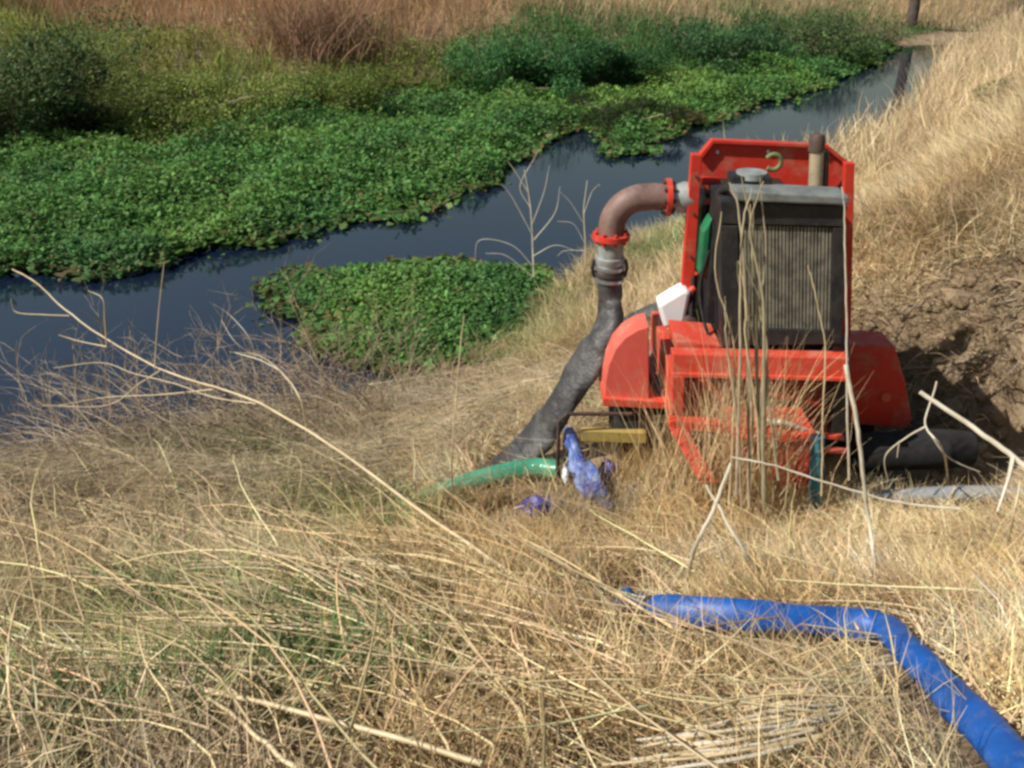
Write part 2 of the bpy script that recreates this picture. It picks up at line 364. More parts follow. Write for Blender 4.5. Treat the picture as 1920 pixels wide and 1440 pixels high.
leafmat('water_plants', [(-500, 560), (-200, 545), (0, 530), (120, 520), (260, 520), (330, 500), (480, 468), (640, 425), (760, 405), (860, 370), (950, 345), (985, 300), (1010, 270), (1120, 240), (1150, 300), (1210, 300),
        (1250, 245), (1330, 232), (1400, 205), (1480, 190), (1560, 160), (1650, 120), (1700, 95), (1620, 82), (1400, 120), (1000, 165), (500, 215), (0, 262), (-600, 275)], 600, .075, 100, .34,
        'broad floating mat of green leaves along the far side of the water')
leafmat('water_plants', [(475, 552), (560, 522), (700, 492), (860, 497), (1000, 508), (1070, 530), (1040, 600), (960, 650), (900, 700), (820, 722), (700, 700), (600, 670), (585, 640), (610, 612), (530, 582)], 1300, .056, 300, .15,
        'tongue of green leafy water plants reaching out from the near bank')

# ------------------------------------------------------------------ far bank weeds and dry grass
N = 330000
x = rng.uniform(-24, 26, N); y = rng.uniform(15, 50, N)
keep = rng.random(N) < np.clip(1.35 - (y - 17) / 26, .25, 1)
x = x[keep]; y = y[keep]; z = H(x, y); p = np.stack([x, y, z], 1); u, v = proj(p)
fs = np.array([tuple(Pz(a, b_, 0)[:2]) for a, b_ in far_shore]); shore = np.interp(x, fs[:, 0], fs[:, 1])
ns = np.array([tuple(Pz(a, b_, 0)[:2]) for a, b_ in near_shore]); ns = ns[9:]
k = (z > -.05) & (y > shore - .5) & (u > -150) & (u < 2050)
x, y, z, u, v, shore = [q[k] for q in (x, y, z, u, v, shore)]; n = len(x); d = y - shore
nn = fbm(x, y, .35, 3, 40); n3 = fbm(x, y, .9, 2, 44)
olive = np.array([.23, .25, .06]); green = np.array([.08, .18, .05]); dry = np.array([.42, .26, .14]); red = np.array([.27, .15, .085]); tan = np.array([.50, .38, .22])
lim = np.interp(u, [-200, 100, 400, 600, 800, 1000, 1400, 1700], [-30, 35, 60, 120, 75, 12, 25, 30])   # where green gives way to dry
isdry = (v + 40 * nn + rng.normal(0, 14, n) - 12) < lim + 10
gr = np.clip((u - 780) / 120, 0, 1)[:, None]; c = olive * (1 - gr) + green * gr
c = c * (1 - .5 * np.clip(n3 * 2 + .1, 0, 1)[:, None]) + green * .5 * np.clip(n3 * 2 + .1, 0, 1)[:, None]
q = np.clip(nn * 3 + .2, 0, 1)[:, None]; dc = dry * (1 - q) + red * q; r_ = np.clip((u - 750) / 400, 0, 1)[:, None]; dc = dc * (1 - r_) + tan * r_
c = np.where(isdry[:, None], dc, c)
L = np.where(isdry, rng.uniform(.35, .8, n), rng.uniform(.15, .5, n)) * (1 + .7 * np.clip(n3, -.5, .5))
L = L * np.clip(d * .6 + .45, .4, 1)
B = blades(np.stack([x, y, z], 1), rng.uniform(0, 6.28, n), L, np.where(isdry, .012, .02) * rng.uniform(.7, 1.5, n), rng.uniform(0, .45, n), rng.uniform(.2, 1.0, n), jit(c, n, .28, .08), 3)
dq = (~isdry) | (rng.random(n) < .12); xx, yy, zz, cc = x[dq], y[dq], z[dq], c[dq]; ww = [np.repeat(a, 2, 0) for a in (xx, yy, zz, cc)]; m_ = len(ww[0])
xx = ww[0] + rng.normal(0, .08, m_); yy = ww[1] + rng.normal(0, .08, m_); hum = np.clip(.5 + 1.5 * fbm(xx, yy, .65, 3, 47), .08, 1.3) * np.clip(np.repeat(d[dq], 2) * .7 + .35, .3, 1)
cl = ww[3] * (1 + .9 * fbm(xx, yy, .8, 2, 49)[:, None])
LV = leaves(np.stack([xx, yy, ww[2] + hum * .85 * rng.beta(3.2, 1.3, m_)], 1), .085 * rng.uniform(.6, 1.4, m_), rng.normal(.6, .5, m_), jit(cl, m_, .15, .05), 3.6)
tag(npmesh('far_bank_shrubbery', *LV[:2], M['leaf'], LV[2], 3), 'soft green and olive low growth mounded along the opposite bank', 'undergrowth', kind='stuff')
o = npmesh('far_bank_weeds', *B[:2], M['weed'], B[2]); tag(o, 'olive weeds and brown dry grass covering the opposite bank', 'weeds', kind='stuff')

# leafy shrubs: > foliage, stem
def shrub(name, label, cat, u, v, rx, rz, col, n=5000, ls=.07, lumps=9, group=None, dense=1., on=None):
    g = G(u, v) if on is None else Vector(on); rx *= 1.25; rz *= .8; lumps = int(lumps * 1.8)
    t_ = thing(name, label, cat, g, group)
    st = MB()
    cs = [(rng.normal(0, .45, 2) * rx, rng.uniform(.15, .95) * rz, rng.uniform(.18, .42)) for _ in range(lumps)]
    P_ = []; C_ = []
    for (cx_, cy_), cz, cr in cs:
        m_ = n // lumps; a = rng.normal(0, 1, (m_, 3)); a /= np.linalg.norm(a, axis=1)[:, None]; rr = rng.uniform(.45, 1.08, (m_, 1)) ** .6
        s_ = np.array([rx * cr, rx * cr, rz * cr * .9]); q = a * rr * s_ + np.array([cx_, cy_, cz]); q += .12 * rx * (rng.random((m_, 3)) - .5)
        P_.append(q); C_.append(jit(np.array(col) * rng.uniform(.7, 1.3), m_, .25, .1))
        st.tube(spline([g, g + Vector((cx_ * .4, cy_ * .4, cz * .5)), g + Vector((cx_, cy_, cz))], 4), [.018] * 4 + [.012] * 4 + [.006], 5)
    q = np.concatenate(P_) + np.array(g); q[:, 2] = np.maximum(q[:, 2], g.z + .03); C_ = np.concatenate(C_)
    V, Ft, T = leaves(q, ls * rng.uniform(.6, 1.3, len(q)), rng.normal(.2, .6, len(q)), C_, 2.2)
    npmesh('foliage', V, Ft, M['leaf'], T, 3, t_)
    st.build('stem', M['twig'], t_, True)
    return t_
DG = (.075, .115, .04); MG = (.06, .16, .05); OG = (.17, .21, .05)
shrub('dark_bush', 'big dark green bush at the left edge of the far bank', 'bush', 35, 262, 1.5, 2.0, DG, 16000, .09, 12)
shrub('dark_bush', 'smaller dark bush beside the big one on the far left bank', 'bush', 150, 262, .8, .9, (.04, .075, .025), 6000, .08, 8)
shrub('green_bush', 'deep green round bush in the middle of the far bank, left of the pipe elbow', 'bush', 960, 172, 1.2, 1.3, MG, 12000, .08, 12)
shrub('green_bush', 'green bush just right of the deep green round one on the far bank', 'bush', 1120, 158, 1.1, 1.1, (.04, .11, .035), 9000, .08, 10)
shrub('green_bush', 'low green bush behind the water, above the red backplate', 'bush', 1360, 125, 1.5, 1.1, (.055, .12, .045), 9000, .09, 10)
shrub('green_bush', 'farthest pale green bush on the opposite bank, near the top edge', 'bush', 1500, 100, 1.5, 1.2, (.09, .13, .05), 8000, .09, 10)
shrub('olive_bush', 'yellowish olive bush above the left part of the leaf mat', 'bush', 330, 235, 1.5, 1.0, OG, 10000, .07, 12)
shrub('olive_bush', 'olive bush between the yellowish one and the green bushes', 'bush', 620, 205, 1.2, .8, (.12, .16, .035), 8000, .07, 10)
shrub('waterside_weed', 'dark weedy clump overhanging the water and mirrored in it', 'weed clump', 1185, 236, .75, .55, (.04, .065, .02), 6000, .06, 8, on=Pz(1185, 236, 0.02))
shrub('waterside_weed', 'small brownish weed clump at the waterside, right of the dark overhanging one', 'weed clump', 1290, 232, .45, .35, (.09, .08, .03), 2500, .05, 6, on=Pz(1285, 232, 0.02))
shrub('bank_weed', 'green-grey weed standing among straw on the far right bank', 'weed clump', 1640, 105, .9, 1.1, (.16, .16, .08), 5000, .06, 8)
shrub('bank_weed', 'small dull green weed in the straw near the right edge', 'weed clump', 1880, 205, .28, .45, (.16, .17, .09), 1500, .045, 6)
# brown dead shrub high on the far bank
g = G(612, 95); t_ = thing('dead_shrub', 'dark brown dead shrub in dry grass at the top of the far bank', 'dead shrub', g)
n = 1300; B = blades(np.array(g) + np.stack([rng.normal(0, .6, n), rng.normal(0, .6, n), np.zeros(n)], 1), rng.uniform(0, 6.28, n), rng.uniform(.4, 1.5, n), np.full(n, .018), rng.uniform(0, .8, n), rng.uniform(0, 1.2, n), jit((.22, .13, .08), n, .35), 4)
npmesh('twigs', *B[:2], M['weed'], B[2], 4, t_)
# tree trunk at the top
g = G(1706, 50)
t_ = thing('tree', 'dark bare tree trunk at the top edge beyond the water', 'tree', g)
MB().tube(spline([g - Vector((0, 0, .2)), g + Vector((.03, 0, .8)), g + Vector((-.05, 0, 2.2)), g + Vector((.1, .1, 4.5))], 6), [.22, .2, .19, .18, .18, .17, .17, .17, .16, .16, .15, .15, .14, .13, .12, .11, .10, .09, .08], 10).build('trunk', M['bark'], t_, True)
cr = []
for k in range(9):
    c0 = np.array(g) + np.array([rng.normal(0, .9), rng.normal(0, .9), 4.6 + rng.uniform(-.6, 1.6)]); a = rng.normal(0, .45, (900, 3)); cr.append(c0 + a)
q = np.concatenate(cr); V, Ft, T = leaves(q, .1 * rng.uniform(.6, 1.3, len(q)), rng.normal(0, .6, len(q)), jit((.05, .08, .03), len(q), .3), 2)
npmesh('crown', V, Ft, M['leaf'], T, 3, t_)

# ------------------------------------------------------------------ near bank grass
def gb(u, v, r): return G(u, v, r)
BLUE = [gb(u_, v_, .075) for u_, v_ in [(1222, 1142), (1330, 1149), (1440, 1158), (1550, 1167), (1640, 1174), (1668, 1182), (1700, 1216), (1752, 1270), (1812, 1335), (1880, 1405), (1960, 1490), (2060, 1600)]]
GREENH = [G(1050, 882, .07), G(1000, 878, .08), G(930, 890, .07), G(860, 910, .06), G(790, 938, .04), G(700, 978, .02), G(620, 1010, -.01)]
CLR = []
def clear(pts, r, n=8, front=.14):
    for q_ in spline([list(p) for p in pts], n):
        CLR.append((q_[0], q_[1], r)); CLR.append((q_[0] - .02, q_[1] - front * .5, r)); CLR.append((q_[0] - .04, q_[1] - front, r * .9))
clear(BLUE, .10, 8, .17); clear(GREENH[:4], .065, 8, .13); clear(GREENH[3:], .04, 8, .10); clear([G(1155, 1125, 0), G(1200, 1135, 0), G(1240, 1145, 0)], .085, 8, .2)
clear([G(1060, 880, 0), G(1090, 920, 0), G(1140, 960, 0)], .13, 8, .2); clear([G(960, 965, 0), G(1060, 965, 0)], .10, 8, .2); clear([G(860, 985, 0), G(890, 985, 0)], .05); clear([G(800, 1185, 0), G(850, 1185, 0)], .05)
clear([G(1165, 615, 0), G(1230, 590, 0), G(1330, 560, 0)], .16, 8, .5); clear([G(740, 825, 0), G(800, 812, 0)], .06); clear([G(950, 880, 0), G(1010, 860, 0)], .14, 8, .2); clear([G(1100, 870, 0), G(1200, 880, 0)], .16)
clear([G(1620, 925, 0), G(1900, 925, 0)], .05, 12, .08)
CLR = np.array(CLR)
def cleared(x, y, g=0.):
    x = np.asarray(x); sh = x.shape; x = x.ravel(); y = np.asarray(y).ravel(); out = np.zeros(len(x), bool)
    lo = CLR[:, :2].min(0) - .4; hi = CLR[:, :2].max(0) + .4; i = np.nonzero((x > lo[0]) & (x < hi[0]) & (y > lo[1]) & (y < hi[1]))[0]
    for k in range(0, len(i), 20000):
        j = i[k:k + 20000]; out[j] = (((x[j, None] - CLR[:, 0]) ** 2 + (y[j, None] - CLR[:, 1]) ** 2) < (CLR[:, 2] + g) ** 2).any(1)
    return out.reshape(sh)
def thin(B, per, nf, p=.94):
    """drop ribbons whose points lie in the cleared strips; per = points per ribbon, nf = faces per ribbon"""
    V, Fq, T = B; N = len(V) // per; c = cleared(V[:, 0], V[:, 1]).reshape(N, per)[:, ::2].any(1) & (rng.random(N) < p)
    keep = ~c; fk = keep[(Fq[:, 0] // per)]; new = np.cumsum(np.repeat(keep, per)) - 1; vk = np.repeat(keep, per)
    return V[vk], new[Fq[fk]], T[vk]
TAN = np.array([.55, .415, .23]); GOLD = np.array([.52, .36, .165]); PALE = np.array([.64, .54, .38]); BRN = np.array([.26, .175, .10]); GRY = np.array([.34, .275, .18]); GRN = np.array([.13, .23, .07]); YGR = np.array([.29, .30, .10])
def near_colour(x, y, z):
    n = len(x); u, v = proj(np.stack([x, y, z], 1)); a = fbm(x, y, 1.1, 3, 60); b_ = fbm(x, y, 3.1, 2, 66)
    w1 = np.clip(.5 + 1.6 * a, 0, 1)[:, None]; c = TAN * (1 - w1) + GOLD * w1
    w1 = np.clip(1.5 * b_ + .1, 0, 1)[:, None]; c = c * (1 - w1) + PALE * w1
    w1 = np.clip(-2 * b_ + 1 * a - .05, 0, 1)[:, None] * .75; c = c * (1 - w1) + BRN * w1; c = c * (1 + .7 * fbm(x, y, 2.3, 3, 131))[:, None]
    gl = (np.clip((900 - u) / 500, 0, 1) * .55)[:, None]; c = c * (1 - gl) + (GRY * 1.15) * gl
    lw = np.clip(.9 - z, 0, 1)[:, None] * (x < .3)[:, None] * .6; c = c * (1 - lw) + GRY * .75 * lw
    for gu, gv, ru, rv, cc, s in [(620, 1270, 90, 100, GRN * .7, 1.3), (330, 1185, 120, 50, GRN, 1.1), (560, 1210, 60, 40, GRN * .7, .9), (100, 1400, 120, 60, YGR * .8, .6), (360, 1350, 60, 40, GRN * .7, .7), (1300, 1250, 140, 60, BRN, .6), (950, 1130, 230, 70, GOLD * .75, .7), (800, 1050, 160, 60, GOLD * .85, .6), (700, 1280, 300, 100, GOLD * .8, .35), (1300, 1000, 200, 50, GOLD * 1.15, .7), (580, 1000, 150, 70, YGR, .65), (750, 1005, 130, 50, GRN, .3), (400, 860, 200, 50, YGR, .3), (240, 1300, 260, 110, YGR, .35),
                                  (130, 1000, 160, 60, GRY * .6, .6), (600, 560, 300, 40, GRN, .4), (1010, 560, 90, 90, YGR, .6), (1240, 450, 60, 60, GRN * 1.3, .6), (1000, 640, 80, 60, YGR, .6), (1180, 1190, 170, 60, BRN, .35), (1090, 960, 60, 60, GRY * .5, .5)]:
        k = (np.exp(-((u - gu) / ru) ** 2 - ((v - gv) / rv) ** 2) * s)
        k = (rng.random(n) < k * 1.2)[:, None] * .85; c = c * (1 - k) + cc * k
    c = c * 1.13
    return c, u, v
def sample(N, x0, x1, y0, y1, dens=None):
    x = rng.uniform(x0, x1, N); y = rng.uniform(y0, y1, N); z = H(x, y)
    k = (z > .0) & (earth(x, y) < rng.random(N) * .9 + .02)
    u, v = proj(np.stack([x, y, z], 1)); k &= (u > -260) & (u < 2200) & (v < 1750)
    k &= (rng.random(N) < np.clip(.35 + z * .85, 0, 1)) | (x > .2)
    k &= ~((x > .95) & (x < 1.75) & (y > 4.45) & (y < 6.2)) & ~((x > .45) & (x < 2.0) & (y > 4.7) & (y < 5.6))
    return x[k], y[k], z[k]
parts = []
# short lodged thatch
x, y, z = sample(330000, -4.6, 4.2, .9, 7.4); k = rng.random(len(x)) < np.clip(.72 + 2.2 * fbm(x, y, 3.2, 2, 101), .08, 1); x, y, z = x[k], y[k], z[k]; n = len(x); c, u, v = near_colour(x, y, z)
hd = rng.uniform(0, 2 * np.pi, n); hd = np.where(rng.random(n) < .55, 2.35 + .5 * fbm(x, y, .9, 2, 70) * 3 + rng.normal(0, .45, n), hd)
parts.append(thin(blades(np.stack([x, y, z + rng.uniform(-.01, .05, n)], 1), hd, rng.uniform(.08, .30, n), rng.uniform(.002, .006, n), rng.uniform(.5, 1.45, n), rng.uniform(0, 1.1, n), jit(c, n, .38, .06), 3, follow=.004), 8, 3))
n = 70000; x, y, z = sample(n, -4.2, 4.2, .9, 6.5); n = len(x); c, u, v = near_colour(x, y, z)
parts.append(thin(blades(np.stack([x, y, z + rng.uniform(.01, .10, n)], 1), rng.uniform(0, 6.28, n), rng.uniform(.02, .09, n), rng.uniform(.004, .009, n), rng.uniform(1.1, 1.7, n), rng.normal(0, .8, n), jit(c * rng.choice([.5, 1, 1.2], n)[:, None], n, .3, .06), 3), 8, 3))
# knee-high tufts
nc = 5200; cx, cy, cz = sample(nc, -4.2, 4.2, 1.2, 9); per = rng.integers(25, 60, len(cx)); rep = np.repeat(np.arange(len(cx)), per)
x = cx[rep] + rng.normal(0, .05, len(rep)); y = cy[rep] + rng.normal(0, .05, len(rep)); z = H(x, y); c, u, v = near_colour(x, y, z); n = len(x)
tl = (.14 + .20 * rng.random(len(cx)))[rep]; th = rng.uniform(0, 6.28, len(cx))[rep]
parts.append(thin(blades(np.stack([x, y, z], 1), th + rng.normal(0, .9, n), tl * rng.uniform(.6, 1.3, n), rng.uniform(.002, .005, n), rng.uniform(.1, .8, n), rng.uniform(.4, 1.5, n), jit(c * (.7 + .5 * rng.random(len(cx)))[rep][:, None], n, .25, .05), 4), 10, 4, 1.))
o = npmesh('dry_grass', *merge(parts)[:2], M['grass'], merge(parts)[2]); tag(o, 'straw coloured lodged grass covering the near bank', 'grass', kind='stuff')
# tall upright grass behind and right of the machine
parts = []
x, y, z = sample(150000, .2, 9.5, 5.9, 14); k = rng.random(len(x)) < np.clip(.35 + .5 * fbm(x, y, 1.2, 2, 90) + .4, .1, 1); x, y, z = x[k], y[k], z[k]; n = len(x); c, u, v = near_colour(x, y, z)
c = c * .5 + PALE * .2 + TAN * .22; c = c * (1.05 + .45 * fbm(x, y, 1.6, 3, 111)[:, None])
parts.append(thin(blades(np.stack([x, y, z], 1), rng.normal(2.6, 1.5, n), rng.uniform(.16, .52, n) * (1 + .6 * fbm(x, y, .8, 2, 93)) * np.clip(.55 + (x - 2.6) * .18, .7, 1.15), rng.uniform(.004, .008, n), rng.uniform(0, .7, n), rng.uniform(.1, 1.5, n), jit(c, n, .3, .05), 4), 10, 4))
x, y, z = sample(110000, 2.5, 26, 13, 42); n = len(x); sh = np.interp(y, ns[:, 1], ns[:, 0]); k = (x > sh - .4) & (rng.random(n) < z * 1.6 + .45); x, y, z = x[k], y[k], z[k]; n = len(x)
c = (TAN * .6 + PALE * .3) * (1 + .8 * fbm(x, y, .5, 3, 95)[:, None]); 
parts.append(blades(np.stack([x, y, z], 1), rng.uniform(0, 6.28, n), rng.uniform(.25, .8, n) * (1 + .6 * fbm(x, y, .6, 2, 93)), rng.uniform(.009, .018, n), rng.uniform(0, .45, n), rng.uniform(.1, 1.2, n), jit(c, n, .22, .05), 3))
Mg = merge(parts); o = npmesh('tall_grass', Mg[0], Mg[1], M['grass'], Mg[2]); tag(o, 'tall pale dry grass on the slope behind and right of the machine', 'grass', kind='stuff')

# long lodged stems (thin tubes lying over the thatch)
def stems(x, y, hd, L, r, col, off, S=7, lean=None):
    N = len(x); p = np.stack([x, y, H(x, y) + off * .3], 1); a = hd.copy(); V = np.empty((N, S + 1, 3, 3)); bend = rng.normal(0, .09, N)
    rise = rng.uniform(.0, .25, N) if lean is None else lean
    for k in range(S + 1):
        d = np.stack([np.cos(a), np.sin(a), 0 * a], 1); s_ = np.stack([-np.sin(a), np.cos(a), 0 * a], 1); rk = (r * (1 - .65 * k / S))[:, None]
        V[:, k, 0] = p - s_ * rk; V[:, k, 1] = p + s_ * rk; V[:, k, 2] = p + np.array([0, 0, 1.]) * rk * 1.6
        p = p + d * (L / S)[:, None]; p[:, 2] += rise * L / S - .35 * rise * L / S * k; g = H(p[:, 0], p[:, 1]) + off; p[:, 2] = np.maximum(np.where(rise < .1, g * .5 + p[:, 2] * .5, p[:, 2] - .02), g)
        a = a + bend + rng.normal(0, .05, N)
    b0 = (np.arange(N) * (S + 1) * 3)[:, None] + (np.arange(S) * 3)[None]
    Fs = np.concatenate([np.stack([b0 + i, b0 + (i + 1) % 3, b0 + 3 + (i + 1) % 3, b0 + 3 + i], -1).reshape(-1, 4) for i in range(3)])
    return thin((V.reshape(-1, 3), Fs, np.repeat(col[:, None], (S + 1) * 3, 1).reshape(-1, 3)), (S + 1) * 3, 0, .97)
parts = []
x, y, z = sample(4000, -3.8, 1.2, 1.2, 5.6); n = len(x); c, u, v = near_colour(x, y, z)
parts.append(stems(x, y, rng.normal(2.4, .75, n) + 3.4 * fbm(x, y, .9, 2, 151), rng.uniform(.35, 1.1, n), rng.uniform(.0012, .0034, n), jit(c * .55 + GOLD * .5, n, .36, .05), rng.uniform(.03, .16, n)))
x, y, z = sample(900, -3.8, .9, 1.0, 4.6); n = len(x); c, u, v = near_colour(x, y, z)
parts.append(stems(x, y, rng.normal(2.6, .42, n) + 1.2 * fbm(x, y, .8, 2, 157), rng.uniform(.7, 1.5, n), rng.uniform(.003, .0048, n), jit(c * .4 + PALE * .35 + GOLD * .35, n, .35, .05), rng.uniform(.08, .2, n)))
x, y, z = sample(4500, -.2, 3.4, 1.2, 4.4); n = len(x); c, u, v = near_colour(x, y, z)
parts.append(stems(x, y, np.where(rng.random(n) < .5, rng.normal(.25, .35, n), rng.uniform(0, 6.28, n)), rng.uniform(.25, .8, n), rng.uniform(.0014, .0036, n), jit(c * .4 + PALE * .68, n, .3), rng.uniform(.02, .10, n)))
for fu, fv, ha, nn_, Lr in [(1000, 1320, 2.75, 60, 1.3), (850, 1250, 2.8, 70, 1.3), (700, 1180, 2.85, 60, 1.2), (560, 1130, 2.9, 60, 1.1), (420, 1080, 2.9, 50, 1.1), (300, 1040, 2.6, 40, 1.0), (760, 1330, 2.7, 40, 1.2), (520, 1400, 2.6, 40, 1.0), (300, 1400, 2.7, 40, .9),
                          (980, 1180, 2.55, 40, 1.1), (1150, 1350, 2.5, 35, .9), (1850, 1230, 2.9, 30, .7), (1850, 1060, 2.9, 25, .7), (1250, 1400, 3.0, 30, .7), (640, 980, 2.5, 30, .9), (180, 1130, 2.4, 35, .9), (1500, 1400, 3.1, 40, .6)]:
    nn_ = int(nn_ * .42); g0 = G(fu, fv); x = g0.x + rng.normal(0, .16, nn_); y = g0.y + rng.normal(0, .12, nn_)
    parts.append(stems(x, y, rng.normal(ha, .26, nn_), Lr * rng.uniform(.5, 1.1, nn_), rng.uniform(.0022, .0046, nn_), jit(PALE * .6 + GOLD * .5, nn_, .28, .05), rng.uniform(.07, .22, nn_)))
x, y, z = sample(5200, -3.8, .8, 4.2, 7.4); n = len(x)
parts.append(stems(x, y, rng.uniform(0, 6.28, n), rng.uniform(.3, .9, n), rng.uniform(.0015, .0032, n), jit(GRY * 1.25, n, .3), rng.uniform(.03, .3, n), lean=rng.uniform(.1, .9, n)))
Mg = merge(parts); o = npmesh('fallen_stems', Mg[0], Mg[1], M['grass'], Mg[2]); tag(o, 'long pale fallen stems lying tangled over the foreground grass', 'dry stems', kind='stuff')

# twiggy dead brush at the water's edge
def twigs(mb, p, d, L, r, depth):
    n = 5; pts = [p]; q = p.copy(); dd = d.normalized()
    for k in range(n):
        dd = (dd + Vector((random.gauss(0, .14), random.gauss(0, .14), random.gauss(0, .10)))).normalized(); q = q + dd * L / n; pts.append(q.copy())
        if depth > 0 and k > 0 and random.random() < .75:
            nd_ = (dd + Vector((random.gauss(0, .7), random.gauss(0, .7), random.gauss(.1, .5)))).normalized()
            twigs(mb, q, nd_, L * random.uniform(.35, .65), r * .6, depth - 1)
    mb.tube(pts, [r * (1 - .12 * k) for k in range(n + 1)], 4, False)
mb = MB()
for k in range(210):
    u = random.uniform(20, 780); v = random.uniform(760, 900) - max(0, u - 450) * .2
    g = G(u, v)
    if g.z < -.1 or g.y > 9.5: continue
    twigs(mb, Vector(g), Vector((random.gauss(-.5, .6), random.gauss(.1, .5), random.uniform(.2, .9))), random.uniform(.4, .95), .0055, 2)
for k in range(60):
    u = random.uniform(60, 760); v = random.uniform(780, 960) - max(0, u - 450) * .2; g = G(u, v); L = random.uniform(.5, 1.15); hd = random.gauss(2.6, .4); lift = random.uniform(.35, .9)
    pts = [g + Vector((math.cos(hd) * L * s_ , math.sin(hd) * L * s_, lift * L * s_ * (1.25 - .75 * s_) )) for s_ in (0, .25, .5, .75, 1)]; pts[2] += Vector((random.gauss(0, .03), random.gauss(0, .03), 0))
    c_ = spline(pts, 4); mb.tube([Vector(a) for a in c_], [.0052 * (1 - .7 * i / len(c_)) for i in range(len(c_))], 4, False)
    for q_ in (5, 8, 11):
        if random.random() < .6: twigs(mb, Vector(c_[q_]), Vector((math.cos(hd) + random.gauss(0, .6), math.sin(hd) + random.gauss(0, .6), random.gauss(.5, .4))), random.uniform(.12, .35), .003, 1)
tag(mb.build('dead_brush', M['brush']), 'grey tangle of dead brush where the near bank meets the water on the left', 'dead brush', kind='stuff')

# ------------------------------------------------------------------ clods and fibres on the earth face
n = 60000; x = rng.uniform(1.9, 5.2, n); y = rng.uniform(4.5, 6.9, n); e = earth(x, y); k = (e > .4); x = x[k]; y = y[k]; k = rng.random(len(x)) < np.clip(.25 + 1.6 * fbm(x, y, 2.4, 2, 141), .03, 1); x = x[k]; y = y[k]; n = len(x)
c = np.where(rng.random((n, 1)) < .5, np.array([[.42, .31, .19]]), np.array([[.13, .09, .055]]))
B = blades(np.stack([x, y, H(x, y)], 1), rng.normal(3.6, .9, n), rng.uniform(.05, .26, n), rng.uniform(.003, .007, n), rng.uniform(.6, 1.5, n), rng.uniform(.3, 1.6, n), jit(c, n, .35, .05), 4)
tag(npmesh('earth_fibres', B[0], B[1], M['grass'], B[2]), 'brown roots and dead straw matting the bare earth face', 'dead straw', kind='stuff')
bm = bmesh.new()
for k in range(700):
    x_ = random.uniform(2.0, 4.6); y_ = random.uniform(4.7, 6.5)
    if float(earth(x_, y_)) < .5: continue
    r_ = random.uniform(.012, .06) * (1 if random.random() < .8 else 1.6); n0 = len(bm.verts); bmesh.ops.create_icosphere(bm, subdivisions=1, radius=r_); bm.verts.ensure_lookup_table(); z_ = h1(x_, y_)
    for v_ in bm.verts[n0:]: v_.co = Vector((v_.co.x * random.uniform(.7, 1.3) + x_, v_.co.y * random.uniform(.7, 1.3) + y_, v_.co.z * random.uniform(.5, 1) + z_))
me = bpy.data.meshes.new('soil_clods'); bm.to_mesh(me); bm.free(); tag(link('soil_clods', me, M['soil']), 'crumbled brown clods on the bare earth face', 'clods', kind='stuff')

# ------------------------------------------------------------------ single stalks and branches
def stalk(name, label, cat, pts, r0, r1, m='straw', sides=(), group=None, n=7):
    """pts: (u, v, depth) from root to tip; sides: lists of (u, v, depth)"""
    res = lambda q: P(q[0], q[1], q[2]) if q[2] > 0 else P(q[0], q[1], gd(q[0], q[1]) + q[2])
    W3 = [res(q) for q in pts]; g = W3[0]
    c_ = spline(W3, n); c_ = c_ + np.cumsum(rng.normal(0, .0016, c_.shape), 0) * (np.arange(len(c_)) > 0)[:, None]
    mb = MB().tube(c_, [r0 + (r1 - r0) * i / (len(c_) - 1) for i in range(len(c_))], 7)
    if not sides:
        o = mb.build(name, M[m], None, True); return tag(o, label, cat, group)
    t_ = thing(name, label, cat, g, group); mb.build('stem', M[m], t_, True)
    for s_ in sides:
        c_ = spline([res(q) for q in s_], n); MB().tube(c_, [max(.0015, r1 * 1.1 * (1 - .6 * i / len(c_))) for i in range(len(c_))], 6).build('twig', M[m], t_, True)
    return t_
def gd(u, v): return G(u, v).y
D0 = gd(1110, 1185)
stalk('dead_branch', 'longest arching dead branch, rising from the foreground to over the water at left', 'branch',
      [(1110, 1185, D0), (950, 1065, 3.0), (790, 958, 3.4), (640, 850, 3.8), (480, 757, 4.2), (290, 690, 4.6), (130, 592, 5.0), (60, 530, 5.2), (15, 505, 5.4)], .0075, .0032, 'straw',
      [[(290, 690, 4.6), (293, 640, 4.6), (300, 560, 4.6), (308, 490, 4.62)], [(200, 650, 4.8), (196, 600, 4.8), (192, 560, 4.8), (165, 545, 4.9)],
       [(480, 757, 4.2), (400, 745, 4.3), (330, 720, 4.4), (250, 700, 4.6), (190, 680, 4.7), (100, 690, 4.8)], [(575, 800, 4.0), (560, 740, 4.0), (520, 690, 4.1), (480, 665, 4.2), (430, 660, 4.2)],
       [(200, 650, 4.8), (150, 640, 4.9), (110, 628, 5.0)], [(130, 592, 5.0), (80, 590, 5.0), (30, 585, 5.1), (20, 560, 5.1)], [(400, 730, 4.4), (300, 740, 4.5), (200, 745, 4.6), (110, 760, 4.6)],
       [(300, 695, 4.6), (260, 720, 4.6), (200, 760, 4.7), (80, 760, 4.9)]])
stalk('dead_branch', 'thin forked dead twig curving up over the water, left of the leafy tongue', 'branch',
      [(575, 860, gd(575, 860)), (570, 770, 5.0), (530, 700, 5.1), (480, 670, 5.2), (440, 660, 5.3)], .005, .0025, 'bone', [[(480, 670, 5.2), (465, 630, 5.2), (430, 590, 5.3), (400, 570, 5.3)], [(480, 670, 5.2), (440, 640, 5.2), (415, 600, 5.3)]])
stalk('dry_stalk', 'single thin upright stalk in the middle, in front of the green leafy tongue', 'stalk', [(850, 985, gd(850, 985)), (848, 850, 3.9), (858, 720, 3.9), (872, 590, 3.9)], .0045, .0025)
